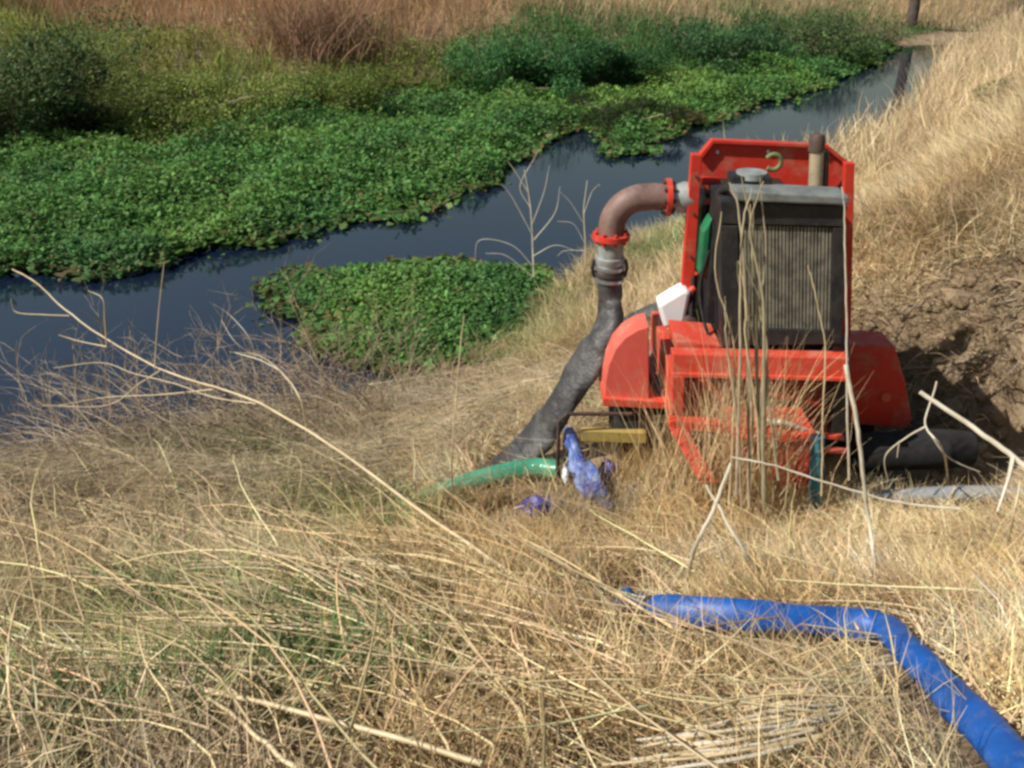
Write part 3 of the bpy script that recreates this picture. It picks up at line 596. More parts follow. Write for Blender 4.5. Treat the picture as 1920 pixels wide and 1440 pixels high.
stalk('dead_branch', 'long pale branch running along the bottom edge from the left', 'branch',
      [(905, 1432, -.3), (700, 1372, -.34), (500, 1318, -.38), (350, 1290, -.4), (180, 1262, -.5), (40, 1262, -.55), (-60, 1270, -.55)], .0062, .0034, 'straw', [[(350, 1290, -.4), (310, 1262, -.42), (270, 1248, -.42)]])
stalk('dead_branch', 'shorter pale branch lying under the long bottom one, pointing down right', 'branch', [(560, 1445, -.28), (470, 1375, -.32), (390, 1315, -.34), (270, 1245, -.40)], .0052, .003, 'straw')
stalk('dry_stalk', 'light straight stalk lying level left of the purple scrap', 'stalk', [(600, 1166, -.4), (700, 1160, -.4), (790, 1151, -.4), (872, 1146, -.4)], .0075, .006, 'bone')
stalk('dry_stalk', 'kinked thin stalk rising from the bottom edge left of centre', 'stalk', [(675, 1430, -.12), (700, 1350, -.25), (720, 1270, -.4), (745, 1190, -.55), (760, 1080, -.8)], .0022, .0012, 'straw')
# bundle of bare stalks in front of the radiator
for q, (pts, lab, r) in enumerate([
    ([(1440, 960, 4.12), (1420, 800, 4.15), (1412, 600, 4.18), (1405, 450, 4.2), (1385, 330, 4.22)], 'bare grey stalk in front of the grille, leaning to the radiator cap', .011),
    ([(1405, 950, 4.1), (1400, 780, 4.12), (1395, 560, 4.15), (1378, 400, 4.18), (1362, 345, 4.2)], 'leftmost tall bare stalk in front of the radiator', .009),
    ([(1432, 940, 4.1), (1428, 760, 4.12), (1425, 560, 4.15), (1400, 430, 4.18), (1425, 340, 4.2)], 'bare stalk crossing its neighbours in front of the radiator top', .010),
    ([(1380, 930, 4.05), (1385, 760, 4.1), (1384, 560, 4.15), (1388, 420, 4.18), (1405, 350, 4.2)], 'straight thin bare stalk at the black left edge of the radiator', .008),
    ([(1460, 900, 4.1), (1440, 740, 4.12), (1435, 650, 4.15), (1415, 560, 4.18), (1408, 470, 4.2)], 'short bare stalk ending halfway up the grille', .0075),
    ([(1540, 930, 4.1), (1541, 760, 4.12), (1542, 640, 4.15), (1530, 560, 4.16), (1515, 500, 4.18)], 'thin reddish stalk crossing the right half of the grille', .0045),
    ([(1592, 900, 4.1), (1588, 700, 4.12), (1583, 520, 4.15), (1578, 400, 4.18), (1570, 350, 4.2)], 'thin pale stalk running up the right edge of the radiator', .006)]):
    stalk('bare_stalk', lab, 'stalk', pts, r, .0025, ('reed', 'drab', 'reed', 'drab', 'reed', 'straw', 'bone')[q], sides=[[pts[2], (pts[2][0] - 25, pts[2][1] - 60, pts[2][2]), (pts[2][0] - 30, pts[2][1] - 110, pts[2][2])]] if q in (0, 2) else (), group='bare stalks in front of the machine')
for k in range(8):
    b_ = random.uniform(1365, 1455); t_u = b_ * .35 + 1395 * .65 + random.uniform(-38, 30); vt = random.choice([345, 380, 420, 480, 540, 600]) + random.uniform(-20, 20); dd = random.uniform(4.1, 4.25)
    stalk('bare_stalk', 'one of the thin tangled stalks in the bundle before the radiator', 'stalk', [(b_, 955, dd), (b_ + random.uniform(-12, 12), 800, dd), ((b_ + t_u) / 2 + random.uniform(-14, 14), 640, dd), (t_u + random.uniform(-12, 12), (vt + 640) / 2, dd), (t_u, vt, dd)], random.uniform(.004, .0075), .002, random.choice(['reed', 'drab', 'straw']), group='thin stalks bundled before the radiator')
stalk('bare_stalk', 'thick broken-off stalk standing right of the machine', 'stalk', [(1655, 1205, gd(1655, 1205)), (1636, 1020, 3.2), (1618, 880, 3.25), (1603, 760, 3.3), (1590, 682, 3.35)], .0065, .0085, 'bone', group='bare stalks in front of the machine')
stalk('dead_branch', 'pale broken branch slanting in from the right edge over the dark hole', 'branch', [(1960, 905, 3.3), (1900, 858, 3.4), (1820, 800, 3.5), (1720, 738, 3.6)], .012, .009, 'bone',
      [[(1900, 858, 3.4), (1890, 900, 3.3), (1870, 960, 3.2)]])
stalk('dead_branch', 'forked bent twig hanging in front of the dark hole', 'branch', [(1780, 925, gd(1780, 925) - .2), (1768, 850, 3.9), (1735, 800, 3.9), (1755, 720, 3.95)], .005, .004, 'bone',
      [[(1735, 800, 3.9), (1700, 820, 3.9), (1660, 855, 3.9), (1665, 905, 3.9)], [(1735, 800, 3.9), (1770, 850, 3.9), (1800, 870, 3.9), (1838, 885, 3.9)], [(1686, 828, 3.9), (1682, 858, 3.9)]])
stalk('dry_stalk', 'stout pale stalk rising left to right from the straw, crossing another', 'stalk', [(1285, 1105, -.22), (1305, 1020, 2.95), (1335, 950, 3.0), (1365, 870, 3.05)], .0085, .006, 'bone')
stalk('dry_stalk', 'stalk crossing the stout one and leaning up to the left', 'stalk', [(1465, 1115, -.22), (1410, 1050, 2.9), (1360, 980, 2.95), (1318, 905, 3.05)], .0065, .005, 'bone')
stalk('dry_stalk', 'long level pale stalk in front of the red box and teal post', 'stalk', [(1800, 955, 3.7), (1690, 940, 3.75), (1560, 905, 3.8), (1450, 872, 3.85), (1370, 855, 3.9)], .0055, .004, 'bone')
stalk('dry_stalk', 'upper of two pale stalks lying right of the blue hose bend', 'stalk', [(1960, 1128, -.2), (1850, 1095, -.2), (1685, 1055, -.2)], .006, .004, 'bone')
stalk('dry_stalk', 'lower of two pale stalks lying right of the blue hose bend', 'stalk', [(1960, 1180, -.2), (1860, 1160, -.2), (1740, 1120, -.2)], .006, .004, 'bone')
stalk('dry_stalk', 'pale stalk slanting out of the bottom edge beneath the blue hose', 'stalk', [(1250, 1445, -.15), (1300, 1400, -.18), (1330, 1378, -.2)], .005, .0035, 'bone')
stalk('dry_stalk', 'upright stalk at the right edge above the stalks lying by the blue hose', 'stalk', [(1880, 1060, gd(1880, 1060)), (1900, 980, 3.2), (1915, 900, 3.25)], .005, .003, 'straw')
for k in range(22):
    v0 = 1250 + k * 8; ju = random.uniform(-25, 25); jv = random.uniform(-10, 10)
    stalk('dry_stalk', 'one of the pale stalks fanned over the straw left of the blue hose bend', 'stalk',
          [(1670 - k * 8 + ju, v0 - 20 + jv, -.24), (1560 - k * 10 + ju, v0 + 4 - jv, -.26), (1430 - k * 14 + ju * 2, v0 + 34 + random.uniform(-16, 16), -.22)], random.uniform(.0035, .006), .003, random.choice(['straw', 'bone']), group='pale stalks fanned beside the blue hose')
# thin dead plants by the water, left of the elbow
g = G(1000, 560)
stalk('dead_weed', 'tall bare white-stemmed dead weed at the water, left of the pipe elbow', 'dead weed', [(1003, 575, g.y), (1000, 480, g.y + .02), (996, 400, g.y), (985, 320, g.y)], .011, .005, 'bone',
      [[(1000, 500, g.y), (960, 460, g.y), (900, 450, g.y), (890, 490, g.y)], [(998, 440, g.y), (960, 370, g.y), (940, 345, g.y)], [(998, 420, g.y), (1020, 360, g.y), (1030, 310, g.y)], [(1000, 480, g.y), (1040, 460, g.y), (1080, 470, g.y)],
       [(990, 360, g.y), (965, 320, g.y), (950, 300, g.y)], [(1000, 520, g.y), (950, 480, g.y), (910, 475, g.y)], [(1001, 450, g.y), (1040, 400, g.y), (1050, 350, g.y)], [(995, 390, g.y), (975, 350, g.y), (1000, 300, g.y), (1010, 280, g.y)]])
g = G(1090, 515)
stalk('dead_weed', 'smaller bare dead weed just left of the pipe elbow', 'dead weed', [(1097, 525, g.y), (1096, 450, g.y), (1094, 390, g.y), (1100, 340, g.y)], .009, .004, 'bone',
      [[(1095, 420, g.y), (1070, 380, g.y), (1050, 360, g.y)], [(1095, 400, g.y), (1110, 360, g.y), (1125, 345, g.y)], [(1096, 470, g.y), (1060, 470, g.y), (1045, 480, g.y)], [(1096, 455, g.y), (1075, 420, g.y), (1045, 415, g.y)]])
# roots and dead sticks on the earth face
for k in range(14):
    u = random.uniform(1640, 1920); v = random.uniform(500, 760); g = G(u, v, .02); dx = random.uniform(.15, .5); g2 = G(min(2000, u + random.uniform(40, 140)), v - random.uniform(-10, 90), .04); mid = (g + g2) / 2 + Vector((0, -.05, .06))
    o = MB().tube(spline([g, mid, g2], 5), [.006, .006, .006, .005, .005, .005, .004, .004, .003, .003, .002], 5).build('root', M['twig'], None, True)
    tag(o, 'thin dry root sprawling over the bare earth face right of the machine', 'root', 'dry roots on the earth face')

# ------------------------------------------------------------------ the machine
base = Vector((1.3, 4.9, 1.02))
pump = thing('trailer_pump', 'red trailer-mounted diesel water pump with black radiator on the grassy bank', 'pump', base)
def q(name, px, D, t, m='red', parent=pump, bevel=.004): return MB().quad(px, D, t).build(name, M[m], parent, False, bevel)
RD = [4.74, 4.66, 4.66, 4.74]
# radiator: dark frame, fins, header tank, cap
rad = MB()
rad.quad([(1352, 378), (1590, 388), (1580, 425), (1352, 420)], RD, .1)
rad.quad([(1352, 423), (1384, 424), (1386, 648), (1354, 650)], [4.74, 4.725, 4.725, 4.74], .1)
rad.quad([(1562, 427), (1588, 428), (1578, 645), (1557, 645)], [4.67, 4.66, 4.66, 4.67], .1)
rad.quad([(1388, 616), (1556, 620), (1556, 646), (1388, 648)], [4.725, 4.67, 4.67, 4.72], .1)
radiator = rad.build('radiator', M['black'], pump, False, .004)
MB().quad([(1378, 415), (1566, 419), (1562, 622), (1380, 620)], [4.79, 4.75, 4.75, 4.79], .01).build('core', M['soot'], radiator)
fin = MB()
a0 = P(1387, 422, 4.745); a1 = P(1561, 427, 4.685); b0 = P(1389, 617, 4.745); b1 = P(1557, 620, 4.685)
for k in range(26):
    s_ = (k + .5) / 26; a = a0.lerp(a1, s_); c_ = b0.lerp(b1, s_); h = .0046 + .001 * math.sin(k * 1.7)
    fin.prism([a - Vector((h, 0, 0)), a + Vector((h, 0, 0)), c_ + Vector((h, 0, 0)), c_ - Vector((h, 0, 0))], .03)
for k in range(9):
    s_ = (k + .5) / 9; a = a0.lerp(b0, s_) + Vector((0, .012, 0)); c_ = a1.lerp(b1, s_) + Vector((0, .012, 0)); fin.prism([a, c_, c_ - Vector((0, 0, .004)), a - Vector((0, 0, .004))], .012)
fin.build('fins', M['fin'], radiator)
hub = P(1483, 528, 4.72); MB().tube([hub, hub + Vector((0, .04, 0))], [.026, .04], 14).build('fan_hub', M['soot'], radiator, True)  # dark disc added for the fan hub smudge on the grille
tk = P(1385, 362, 4.70); t1 = P(1592, 372, 4.62)
q('header_tank', [(1380, 357), (1593, 368), (1592, 386), (1380, 378)], [4.68, 4.62, 4.62, 4.68], .17, 'tank', radiator, .01)
cap = P(1408, 352, 4.78); 
q('filler_neck', [(1372, 330), (1448, 332), (1448, 362), (1372, 360)], 4.8, .12, 'black', radiator, .008)
MB().tube([P(1408, 333, 4.86) , P(1408, 333, 4.86) + Vector((0, 0, .03))], .075, 16).build('cap', M['grey'], radiator, True)
# radiator shroud and engine behind it
xl = P(1352, 400, 4.84).x; xr = P(1585, 400, 4.8).x
q('shroud', [(1356, 384), (1586, 392), (1578, 645), (1356, 648)], [4.855, 4.78, 4.78, 4.855], .42, 'black', pump, .006)
zt = P(1352, 384, 4.86).z; zb = P(1352, 648, 4.86).z
eng = MB().box(xl + .02, xr - .06, 5.10, 5.75, zb - .1, zt - .10).box(xl + .1, xr - .15, 5.15, 5.7, zt - .10, zt - .03)
engine = eng.build('engine', M['black'], pump, False, .015)
MB().prism([(xl - .03, 5.11, zb + .30), (xl + .015, 5.11, zb + .36), (xl + .015, 5.11, zt - .14), (xl - .03, 5.11, zt - .22)], .12).build('belt_guard', M['green'], engine, False, .012)
MB().box(xl - .015, xl + .017, 5.26, 5.55, zb + .3, zt - .05).build('side_cover', M['black'], engine, False, .01)
c0 = Vector((xl - .04, 5.32, zb + .1)); MB().tube([c0 - Vector((0, 0, .06)), c0 + Vector((0, 0, .14))], .045, 14).build('filter', M['red'], engine, True)
c0 = Vector((xl - .06, 5.15, zb + .02)); MB().tube([c0 - Vector((0, .1, 0)), c0 + Vector((0, .2, -.02))], .05, 14).build('starter_motor', M['soot'], engine, True)
ex = P(1529, 352, 5.25); ext = P(1533, 262, 5.25)
exh = MB().tube([ex - Vector((0, 0, .15)), ex, ext], [.04, .038, .038], 16).build('exhaust_pipe', M['beige'], pump, True)
MB().tube([ext - Vector((-.0, 0, .06)), ext, ext + Vector((.004, 0, .03))], [.042, .042, .03], 16).build('exhaust_tip', M['soot'], exh, True)
MB().tube([ex - Vector((-.045, -.0, .02)), ext + Vector((.045, .0, -.06))], .024, 12).build('stack_side_pipe', M['black'], exh, True).name = 'breather_pipe'  # black pipe standing right of the beige stack
le = P(1450, 304, 5.2); tor = [le + Vector((math.cos(a) * .04, 0, math.sin(a) * .04)) for a in np.linspace(-2.3, 2.6, 18)]
MB().tube(tor, .013, 8).build('lifting_hook', M['lime'], pump, True)
# guard: two posts and back plate
guard = q('backplate', [(1336, 266), (1553, 276), (1597, 316), (1592, 395), (1318, 388), (1312, 300)], 5.5, .012, 'red')
MB().quad([(1336, 262), (1553, 272), (1553, 279), (1336, 269)], 5.47, .05).build('rim', M['red'], guard, False, .003)
MB().quad([(1553, 272), (1601, 312), (1595, 318), (1550, 279)], 5.47, .05).build('rim', M['red'], guard, False, .003)
MB().quad([(1336, 262), (1309, 294), (1315, 300), (1338, 270)], 5.47, .05).build('rim', M['red'], guard, False, .003)
q('post', [(1297, 290), (1317, 290), (1281, 848), (1255, 848)], 5.20, .05)
q('post', [(1585, 306), (1603, 306), (1590, 848), (1570, 848)], 5.20, .05)
q('brace', [(1306, 332), (1352, 336), (1352, 350), (1306, 346)], 5.28, .045)
q('brace', [(1317, 372), (1350, 372), (1350, 384), (1315, 384)], 5.25, .045)
q('brace', [(1590, 330), (1597, 336), (1560, 372), (1556, 364)], 5.3, .02)
for zv in (330, 400, 480, 560, 640, 730):
    MB().tube([P(1307 - (zv - 290) * .07, zv, 5.2), P(1307 - (zv - 290) * .07, zv, 5.19)], .008, 8).build('bolt', M['soot'], pump)
for bu, bv in ((1345, 285), (1440, 284), (1548, 292), (1328, 372), (1580, 372)): MB().tube([P(bu, bv, 5.5), P(bu, bv, 5.488)], .010, 8).build('bolt', M['steel'], guard)
MB().tube([Vector(a) for a in spline([P(1392, 368, 4.86), P(1372, 352, 4.95), P(1350, 362, 5.1), P(1338, 400, 5.2)], 6)], .024, 12).build('radiator_hose', M['rubber'], pump, True)
MB().tube([Vector(a) for a in spline([P(1330, 470, 5.0), P(1312, 540, 5.0), P(1322, 610, 4.9), P(1345, 655, 4.85)], 6)], .009, 8).build('cable', M['rubber'], pump, True)
MB().tube([Vector(a) for a in spline([P(1300, 520, 5.2), P(1296, 600, 5.1), P(1310, 660, 5.0), P(1330, 690, 4.85)], 6)], .012, 8).build('fuel_line', M['rubber'], pump, True)
# pump outlet: valve, flanges, elbow, coupling
oc = P(1250, 370, 5.28)
vz = oc + Vector((.14, 0, 0)); MB().tube([oc + Vector((.02, 0, 0)), oc + Vector((.06, 0, 0)), oc + Vector((.09, 0, 0)), vz, oc + Vector((.17, .02, 0))], [.07, .075, .085, .08, .06], 20).build('outlet_valve', M['grey'], pump, True)
fl = MB().tube([oc + Vector((-.006, 0, 0)), oc + Vector((.02, 0, 0))], .102, 24).build('flange', M['red'], pump, True)
for k in range(8):
    a = k * math.pi / 4; b_ = oc + Vector((0, math.cos(a) * .083, math.sin(a) * .083)); MB().tube([b_ + Vector((-.022, 0, 0)), b_ + Vector((.04, 0, 0))], .011, 6).build('bolt', M['soot'], fl)
vb = P(1146, 440, 5.28)
arc = [oc + Vector((-.005, 0, 0)), oc + Vector((-.07, 0, .004))]
cxr = .17; cc = Vector((vb.x + cxr, oc.y, oc.z - cxr))
arc += [cc + Vector((-math.sin(a) * cxr, 0, math.cos(a) * cxr)) for a in np.linspace(0.05, math.pi / 2, 12)] + [vb]
MB().tube(arc, .072, 24).build('elbow_pipe', M['rust'], pump, True)
f2 = MB().tube([vb + Vector((0, 0, -.022)), vb + Vector((0, 0, .006))], .103, 24).build('flange', M['red'], pump, True)
for k in range(8):
    a = k * math.pi / 4 + .2; b_ = vb + Vector((math.cos(a) * .085, math.sin(a) * .085, 0)); MB().tube([b_ + Vector((0, 0, -.045)), b_ + Vector((0, 0, .022))], .010, 6).build('bolt', M['red'], f2)
cb = vb + Vector((0, 0, -.022)); cpl = MB().tube([cb, cb + Vector((0, 0, -.10)), cb + Vector((0, 0, -.105)), cb + Vector((0, 0, -.13)), cb + Vector((0, 0, -.15)), cb + Vector((0, 0, -.22))], [.072, .072, .082, .082, .070, .066], 24).build('coupling', M['grey'], pump, True)
for s_ in (-1, 1):
    e = cb + Vector((s_ * .085, 0, -.12)); MB().tube([e, e + Vector((s_ * .012, 0, -.05)), e + Vector((0, 0, -.10))], .010, 8).build('cam_lever', M['black'], cpl, True)
for i, dz in enumerate((.155, .19, .225)):
    MB().tube([cb + Vector((0, 0, -dz)), cb + Vector((0, 0, -dz - .016))], .083, 24).build('clamp_band', M['soot' if i == 1 else 'steel'], cpl, True)
# left mudguard with wheel, right mudguard with reflector and wheel
fen = MB(); fp = [(1217, 612), (1195, 619), (1172, 633), (1154, 654), (1141, 684), (1135, 715), (1133, 747), (1217, 752)]
fen.quad(fp, 4.86, .2); fender = fen.build('mudguard', M['pinkred'], pump, False, .006)
q('lip', [(1131, 747), (1268, 755), (1268, 768), (1131, 762)], 4.83, .45, 'orange', fender)
rf = MB(); rf.quad([(1590, 646), (1678, 650), (1696, 710), (1710, 785), (1700, 803), (1590, 795)], 5.04, .22); f3 = rf.build('mudguard', M['red'], pump, False, .008)
MB().tube([P(1662, 745, 5.038), P(1662, 745, 5.02)], .026, 16).build('reflector', M['amber'], f3, True)
for wx in (.68, 2.02):
    c0 = Vector((wx, 5.15 if wx < 1 else 5.42, h1(wx, 5.15) + .27 if wx < 1 else 1.2)); pr = []
    for s_, r in ((-.095, .19), (-.1, .24), (-.09, .275), (-.05, .29), (.05, .29), (.09, .275), (.1, .24), (.095, .19)): pr.append((s_, r))
    tb = MB(); tb.tube([c0 + Vector((a, 0, 0)) for a, r in pr], [r for a, r in pr], 32)
    wheel = tb.build('wheel', M['rubber'], pump, True)
    MB().tube([c0 + Vector((-.097, 0, 0)), c0 + Vector((-.075, 0, 0)), c0 + Vector((.097, 0, 0))], [.18, .17, .18], 24).build('rim', M['grey'], wheel, True)
ax = Vector((0, 5.15, 1.3)); MB().tube([(.68, 5.15, 1.32), (2.02, 5.42, 1.2)], .03, 10).build('axle', M['black'], pump, True)
# chassis
q('crossbeam', [(1262, 664), (1592, 672), (1588, 712), (1262, 704)], [4.66, 4.60, 4.60, 4.66], .09, 'orange')
q('crossbeam_lip', [(1262, 700), (1590, 709), (1590, 716), (1262, 708)], [4.645, 4.585, 4.585, 4.645], .02, 'orange').name = 'lip'
q('side_panel', [(1268, 640), (1352, 648), (1352, 664), (1268, 660)], 4.75, .3, 'orange')
eng2 = q('sump', [(1356, 648), (1578, 648), (1570, 690), (1360, 690)], 4.80, .6, 'black')
lp = q('louvred_panel', [(1436, 716), (1560, 718), (1556, 808), (1436, 806)], 4.86, .02, 'red')
for k in range(4): MB().quad([(1450 + k * 14, 742 + k), (1457 + k * 14, 743 + k), (1465 + k * 14, 768 + k), (1458 + k * 14, 767 + k)], 4.848, .01).build('louvre', M['pinkred'], lp)  # pinker red paints these slats as lit
q('front_panel', [(1268, 712), (1434, 716), (1434, 792), (1266, 786)], 4.88, .02, 'red')
q('side_rail', [(1562, 646), (1594, 646), (1590, 830), (1564, 826)], 4.68, .7, 'black')
q('deck', [(1220, 742), (1270, 742), (1270, 750), (1220, 750)], 4.9, .6, 'rust')
q('mudguard_shade_box', [(1300, 660), (1570, 660), (1570, 780), (1300, 780)], 4.95, .7, 'black', bevel=.02)  # hidden black box added to keep sun off the right mudguard
q('side_rail', [(1262, 706), (1284, 706), (1280, 800), (1258, 796)], 4.64, .9, 'orange')
q('lower_beam', [(1255, 790), (1440, 800), (1440, 818), (1255, 806)], 4.52, .07, 'orange')
q('drawbar', [(1256, 806), (1290, 808), (1345, 905), (1312, 905)], [4.5, 4.5, 4.32, 4.32], .06, 'orange')
q('tool_box', [(1380, 832), (1528, 832), (1522, 912), (1384, 915)], 4.40, .3, 'red')
q('tool_box_lid', [(1376, 818), (1532, 816), (1531, 829), (1377, 831)], 4.385, .33, 'orange').name = 'lid'
q('leg', [(1392, 917), (1410, 917), (1410, 962), (1394, 962)], 4.42, .04)
q('leg', [(1484, 914), (1504, 914), (1502, 960), (1486, 960)], 4.42, .04)
j0 = P(1533, 818, 4.30); j1 = P(1527, 960, 4.30); jk = MB().tube([j0, j1], .034, 16).build('jack', M['teal'], pump, True)
MB().tube([P(1545, 843, 4.29), P(1585, 846, 4.29)], .016, 10).build('jack_handle', M['red'], jk, True)
q('jack_bracket', [(1546, 816), (1582, 818), (1582, 826), (1546, 824)], 4.32, .03, 'orange', jk)

# ------------------------------------------------------------------ hoses
def hose(name, label, pts, rad, m, flat=None, n=20, seg=8, wr=.0, cat='hose', rib=0, fold=0, ds=.03, tx_=.12):
    c_ = spline([list(p) + [r, f] for p, r, f in zip(pts, rad, flat or [1] * len(pts))], seg)
    mb = MB(); P3 = c_[:, :3]; mb.tube([Vector(a) for a in P3], [float(a) * (1 + (rib * (i % 2) if rib else 0) + random.gauss(0, wr)) for i, a in enumerate(c_[:, 3])], n, True, [float(a) for a in c_[:, 4]])
    if fold:
        for i in range(len(P3)):
            ph = 2.2 * math.sin(i * .21) + i * .09; fo = fold * min(1, i / 8)
            for k in range(n):
                a = 2 * math.pi * k / n; v_ = mb.v[i * n + k]; c0_ = Vector(P3[i]); mb.v[i * n + k] = c0_ + (v_ - c0_) * (1 + fo * math.cos(2 * a + ph) + .6 * fo * math.cos(3 * a - 1.7 * ph) + .35 * fo * math.cos(5 * a + 2 * ph))
    o = mb.build(name, M[m], None, True)
    if wr:
        tx = bpy.data.textures.new(name, 'CLOUDS'); tx.noise_scale = tx_; s_ = o.modifiers.new('sub', 'SUBSURF'); s_.levels = s_.render_levels = 1
        d_ = o.modifiers.new('crease', 'DISPLACE'); d_.texture = tx; d_.strength = ds; d_.mid_level = .5
    return tag(o, label, cat)
hb = cb + Vector((0, 0, -.2))
hose('grey_hose', 'flattened dark grey discharge hose hanging from the rusty elbow down to the grass',
     [hb, P(1143, 560, 5.27), P(1141, 606, 5.2), P(1108, 668, 5.15), P(1066, 735, 5.12), P(1018, 808, 5.12), P(962, 868, 5.1), P(915, 905, G(915, 905).y)], [.072, .074, .088, .108, .112, .115, .12, .11],
     'greyhose', [1, .9, .62, .5, .42, .4, .35, .3], wr=.003, fold=.08, ds=.008, tx_=.2, n=28, seg=12)
g = G(1180, 605)
hose('suction_hose', 'dark grey hose lying on the straw behind the hanging hose and the post', [G(1160, 622, .22), G(1225, 590, .26), G(1330, 550, .30)], [.085, .085, .085], 'greyhose')
hose('green_hose', 'shiny green hose lying in the grass left of the crumpled blue hose', GREENH,
     [.056, .056, .054, .05, .046, .042, .038], 'greenhose', seg=18, rib=.06)
hose('blue_hose', 'bright blue hose lying in the straw in the lower right, bent halfway',
     BLUE,
     [.049, .050, .050, .050, .050, .047, .047, .048, .049, .050, .050, .050], 'blue', [1, 1, 1, .97, .9, .65, .6, .6, .65, .7, .75, .8], wr=.002, seg=8, fold=.05, ds=.012, tx_=.2)
bd_ = (BLUE[0] - BLUE[1]).normalized(); MB().tube([BLUE[0] + bd_ * .005, BLUE[0] + bd_ * .012], .044, 20).build('mouth', M['black'], bpy.data.objects['blue_hose'])  # black disc over the end, painting the dark inside of the hose
hose('blue_hose_end', 'small crumpled blue hose end just left of the cut mouth of the bright blue hose', [gb(1160, 1122, .08), gb(1178, 1128, .085), gb(1196, 1128, .09), gb(1222, 1136, .09)], [.022, .036, .030, .036], 'blue', [.8, 1, .6, .8], wr=.02, fold=.25, ds=.02, tx_=.06)
hose('crumpled_hose', 'crumpled faded blue hose left of the red machine, running down into the grass', [P(1066, 800, 4.8), P(1076, 838, 4.74), P(1090, 876, 4.66), P(1112, 912, 4.56), P(1124, 930, 4.52)], [.028, .040, .052, .050, .040], 'bluerag', [.8, .55, .6, .7, .9], wr=.02, seg=7, fold=.4, ds=.035, tx_=.10, n=28)
t_ = thing('pipe_fitting', 'short deep blue pipe with dark collars at the end of the crumpled faded hose', 'fitting', G(1120, 945))
a0 = P(1116, 912, 4.55); a1 = P(1146, 955, 4.46); ad = (a1 - a0).normalized()
MB().tube([a0, a1], .036, 18).build('pipe', M['blue'], t_, True)
for f_ in (.12, .9):
    c0 = a0.lerp(a1, f_); MB().tube([c0 - ad * .008, c0 + ad * .010], .044, 18).build('collar', M['violet'], t_, True)
c0 = a0.lerp(a1, .35); MB().tube([c0, c0 + Vector((-.01, -.05, .03)), c0 + Vector((.03, -.07, .02))], .010, 10).build('handle', M['soot'], t_, True)
hose('grey_pipe', 'pale grey pipe half buried in straw, running off the right edge behind the foreground mound', [P(1600, 940, 4.5), P(1700, 931, 4.48), P(1820, 926, 4.45), P(2000, 931, 4.4)], [.045] * 4, 'pipegrey', cat='pipe')
hose('shade_pipe', 'black pipe shape standing in for deep shade in the hole under the right mudguard', [P(1600, 850, 4.85), P(1680, 845, 4.85), P(1760, 842, 4.85), P(1815, 842, 4.87)], [.11, .11, .112, .10], 'rubber', cat='pipe')  # dark cylinder added where the hole holds only deep shade

# ------------------------------------------------------------------ litter and small things
def blob(name, label, cat, c, s_, m, seed, amp=.35, sub=3):
    bm = bmesh.new(); bmesh.ops.create_icosphere(bm, subdivisions=sub, radius=1)
    r_ = np.random.default_rng(seed); ph = r_.uniform(0, 6, 9)
    for v in bm.verts:
        p = v.co.copy(); k = 1 + amp * (math.sin(4 * p.x + ph[0]) * math.sin(5 * p.y + ph[1]) + .6 * math.sin(9 * p.z + ph[2] + 5 * p.x)); v.co = Vector((p.x * s_[0] * k, p.y * s_[1] * k, p.z * s_[2] * k)) + Vector(c)
    me = bpy.data.meshes.new(name); bm.to_mesh(me); bm.free()
    return tag(link(name, me, M[m], None, False), label, cat)
blob('plastic_scrap', 'crumpled violet and blue plastic scrap below the green hose', 'scrap', G(1015, 948, .05), (.10, .05, .04), 'violet', 1)
blob('plastic_scrap', 'small violet scrap in the grass below the green hose, left of the larger one', 'scrap', G(880, 985, .02), (.03, .03, .03), 'violet', 2)
blob('plastic_scrap', 'purple-grey scrap half hidden in the straw at the centre of the foreground', 'scrap', G(822, 1185, .03), (.045, .03, .03), 'violet', 3)
blob('plastic_scrap', 'violet crumpled scrap beneath the yellow bar left of the machine', 'scrap', G(1140, 885, .06), (.055, .05, .06), 'violet', 4)
blob('paper_scrap', 'pale pinkish paper scrap in the grass beside the brush, left of the hanging hose', 'litter', G(765, 820, .03), (.10, .04, .02), 'pinklitter', 5)
blob('paper_scrap', 'white crumpled scrap beside the crumpled blue hose', 'litter', P(1060, 890, 4.6), (.018, .018, .055), 'white', 6, .2)
# white plastic sheet box behind the post
vc = P(1262, 700, 5.5); MB().tube([vc + Vector((0, -.14, 0)), vc + Vector((0, -.12, 0)), vc + Vector((0, .12, 0)), vc + Vector((0, .14, 0))], [.17, .22, .22, .17], 24).build('pump_casing', M['rust'], pump, True)
w0 = [(1234, 572), (1282, 543), (1296, 548), (1284, 606), (1246, 618)]
o = MB().quad(w0, 5.12, .14).build('plastic_jug', M['white'], None, False, .02)
t_ = thing('white_jug', 'white plastic jug lying behind the left red post', 'jug', P(1262, 610, 5.12)); o.name = 'body'; o.data.transform(__import__('mathutils').Matrix.Translation(-t_.location)); o.parent = t_
c0 = P(1292, 548, 5.18); MB().tube([c0, c0 + Vector((.03, 0, .03))], .022, 12).build('lid', M['red'], t_, True)
# black pole with cross bar, yellow bar
t_ = thing('pole', 'thin black iron rod bent over level, left of the mudguard', 'rod', G(1045, 905))
MB().tube([G(1045, 905) - Vector((0, 0, .05)), P(1046, 850, 4.75), P(1048, 790, 4.75), P(1062, 776, 4.75), P(1110, 776, 4.78), P(1185, 776, 4.8)], .011, 8).build('rod', M['soot'], t_, True)
o = MB().quad([(1090, 808), (1212, 812), (1212, 832), (1090, 828)], 4.78, .05).build('yellow_bar', M['yellow'], None, False, .004); tag(o, 'dirty yellow bar lying level below the left mudguard', 'bar')
stalk('dead_branch', 'weathered tan stick lodged level above the red box of the machine', 'branch', [(1436, 792, 4.5), (1465, 790, 4.45), (1500, 805, 4.45), (1535, 815, 4.45)], .018, .012, 'bone')

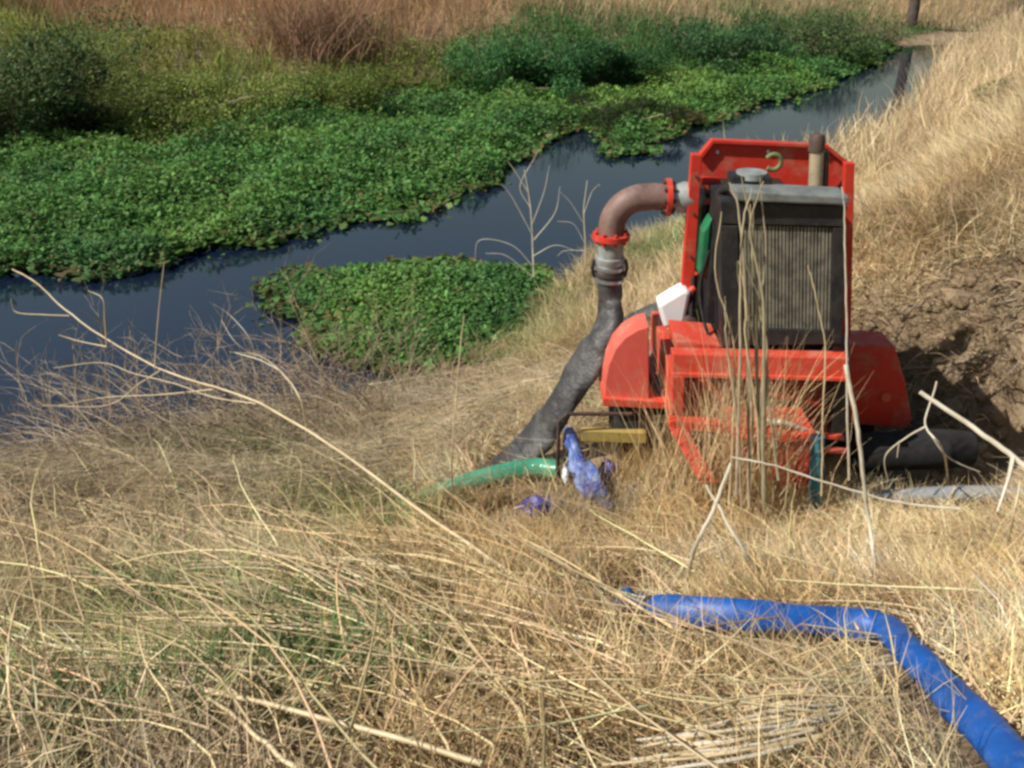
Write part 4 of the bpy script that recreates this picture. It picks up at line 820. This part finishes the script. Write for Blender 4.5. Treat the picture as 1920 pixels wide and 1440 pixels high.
# grass that stands in front of the machine's foot
parts = []
def patch(n, pts, L0, L1, spread, c, wd=(.002, .0045)):
    q_ = np.array([list(G(u, v)) for u, v in pts]); i = rng.integers(0, len(q_), n); p = q_[i] + rng.normal(0, spread, (n, 3)) * [1, 1, 0]; p[:, 2] = H(p[:, 0], p[:, 1])
    return blades(p, rng.uniform(0, 6.28, n), rng.uniform(L0, L1, n), rng.uniform(*wd, n), rng.uniform(0, .35, n), rng.uniform(0, .7, n), jit(c, n, .22, .06), 5)
parts.append(patch(560, [(1290, 960), (1330, 965), (1370, 968), (1400, 970), (1260, 940)], .25, 1.0, .12, TAN * 1.1, (.003, .006)))
parts.append(patch(220, [(1350, 965), (1380, 965), (1410, 968)], .5, 1.15, .08, TAN * 1.15, (.003, .006)))
parts.append(patch(700, [(1200, 890), (1240, 900), (1180, 900), (1270, 930)], .15, .36, .10, GOLD))
parts.append(patch(260, [(1000, 950), (1060, 950), (1100, 945)], .10, .28, .10, TAN))
parts.append(patch(500, [(1060, 980), (1120, 985), (1160, 960)], .08, .22, .08, GRY * 1.2))
Mg = merge(parts); gw = []
for fu, fv, n, s0 in [(620, 1280, 1500, .14), (560, 1215, 600, .08), (660, 1330, 600, .08), (330, 1190, 900, .12), (360, 1345, 500, .08), (590, 1000, 2200, .3), (420, 870, 1300, .3), (160, 1400, 500, .15), (1240, 470, 700, .3), (1010, 580, 900, .4), (240, 1260, 400, .2), (760, 1010, 500, .15)]:
    g0 = G(fu, fv); p = np.stack([g0.x + rng.normal(0, s0, n), g0.y + rng.normal(0, s0 * .8, n), np.zeros(n)], 1); p[:, 2] = H(p[:, 0], p[:, 1]) + .04
    cc = GRN * (.75 if fv > 1180 else 1.1) if fu != 590 and fu != 1010 else YGR * .8
    gw.append(thin(blades(p, rng.uniform(0, 6.28, n), rng.uniform(.08, .24, n), rng.uniform(.004, .009, n), rng.uniform(.1, 1.0, n), rng.uniform(.3, 1.6, n), jit(cc, n, .25, .08), 4), 10, 4))
Mg2 = merge(gw); tag(npmesh('green_weeds', Mg2[0], Mg2[1], M['weed'], Mg2[2]), 'low green weeds growing in patches through the dry straw', 'green weeds', kind='stuff')
o = npmesh('tall_weeds', Mg[0], Mg[1], M['grass'], Mg[2]); tag(o, 'golden dry weeds growing up in front of the red chassis', 'weeds', kind='stuff')
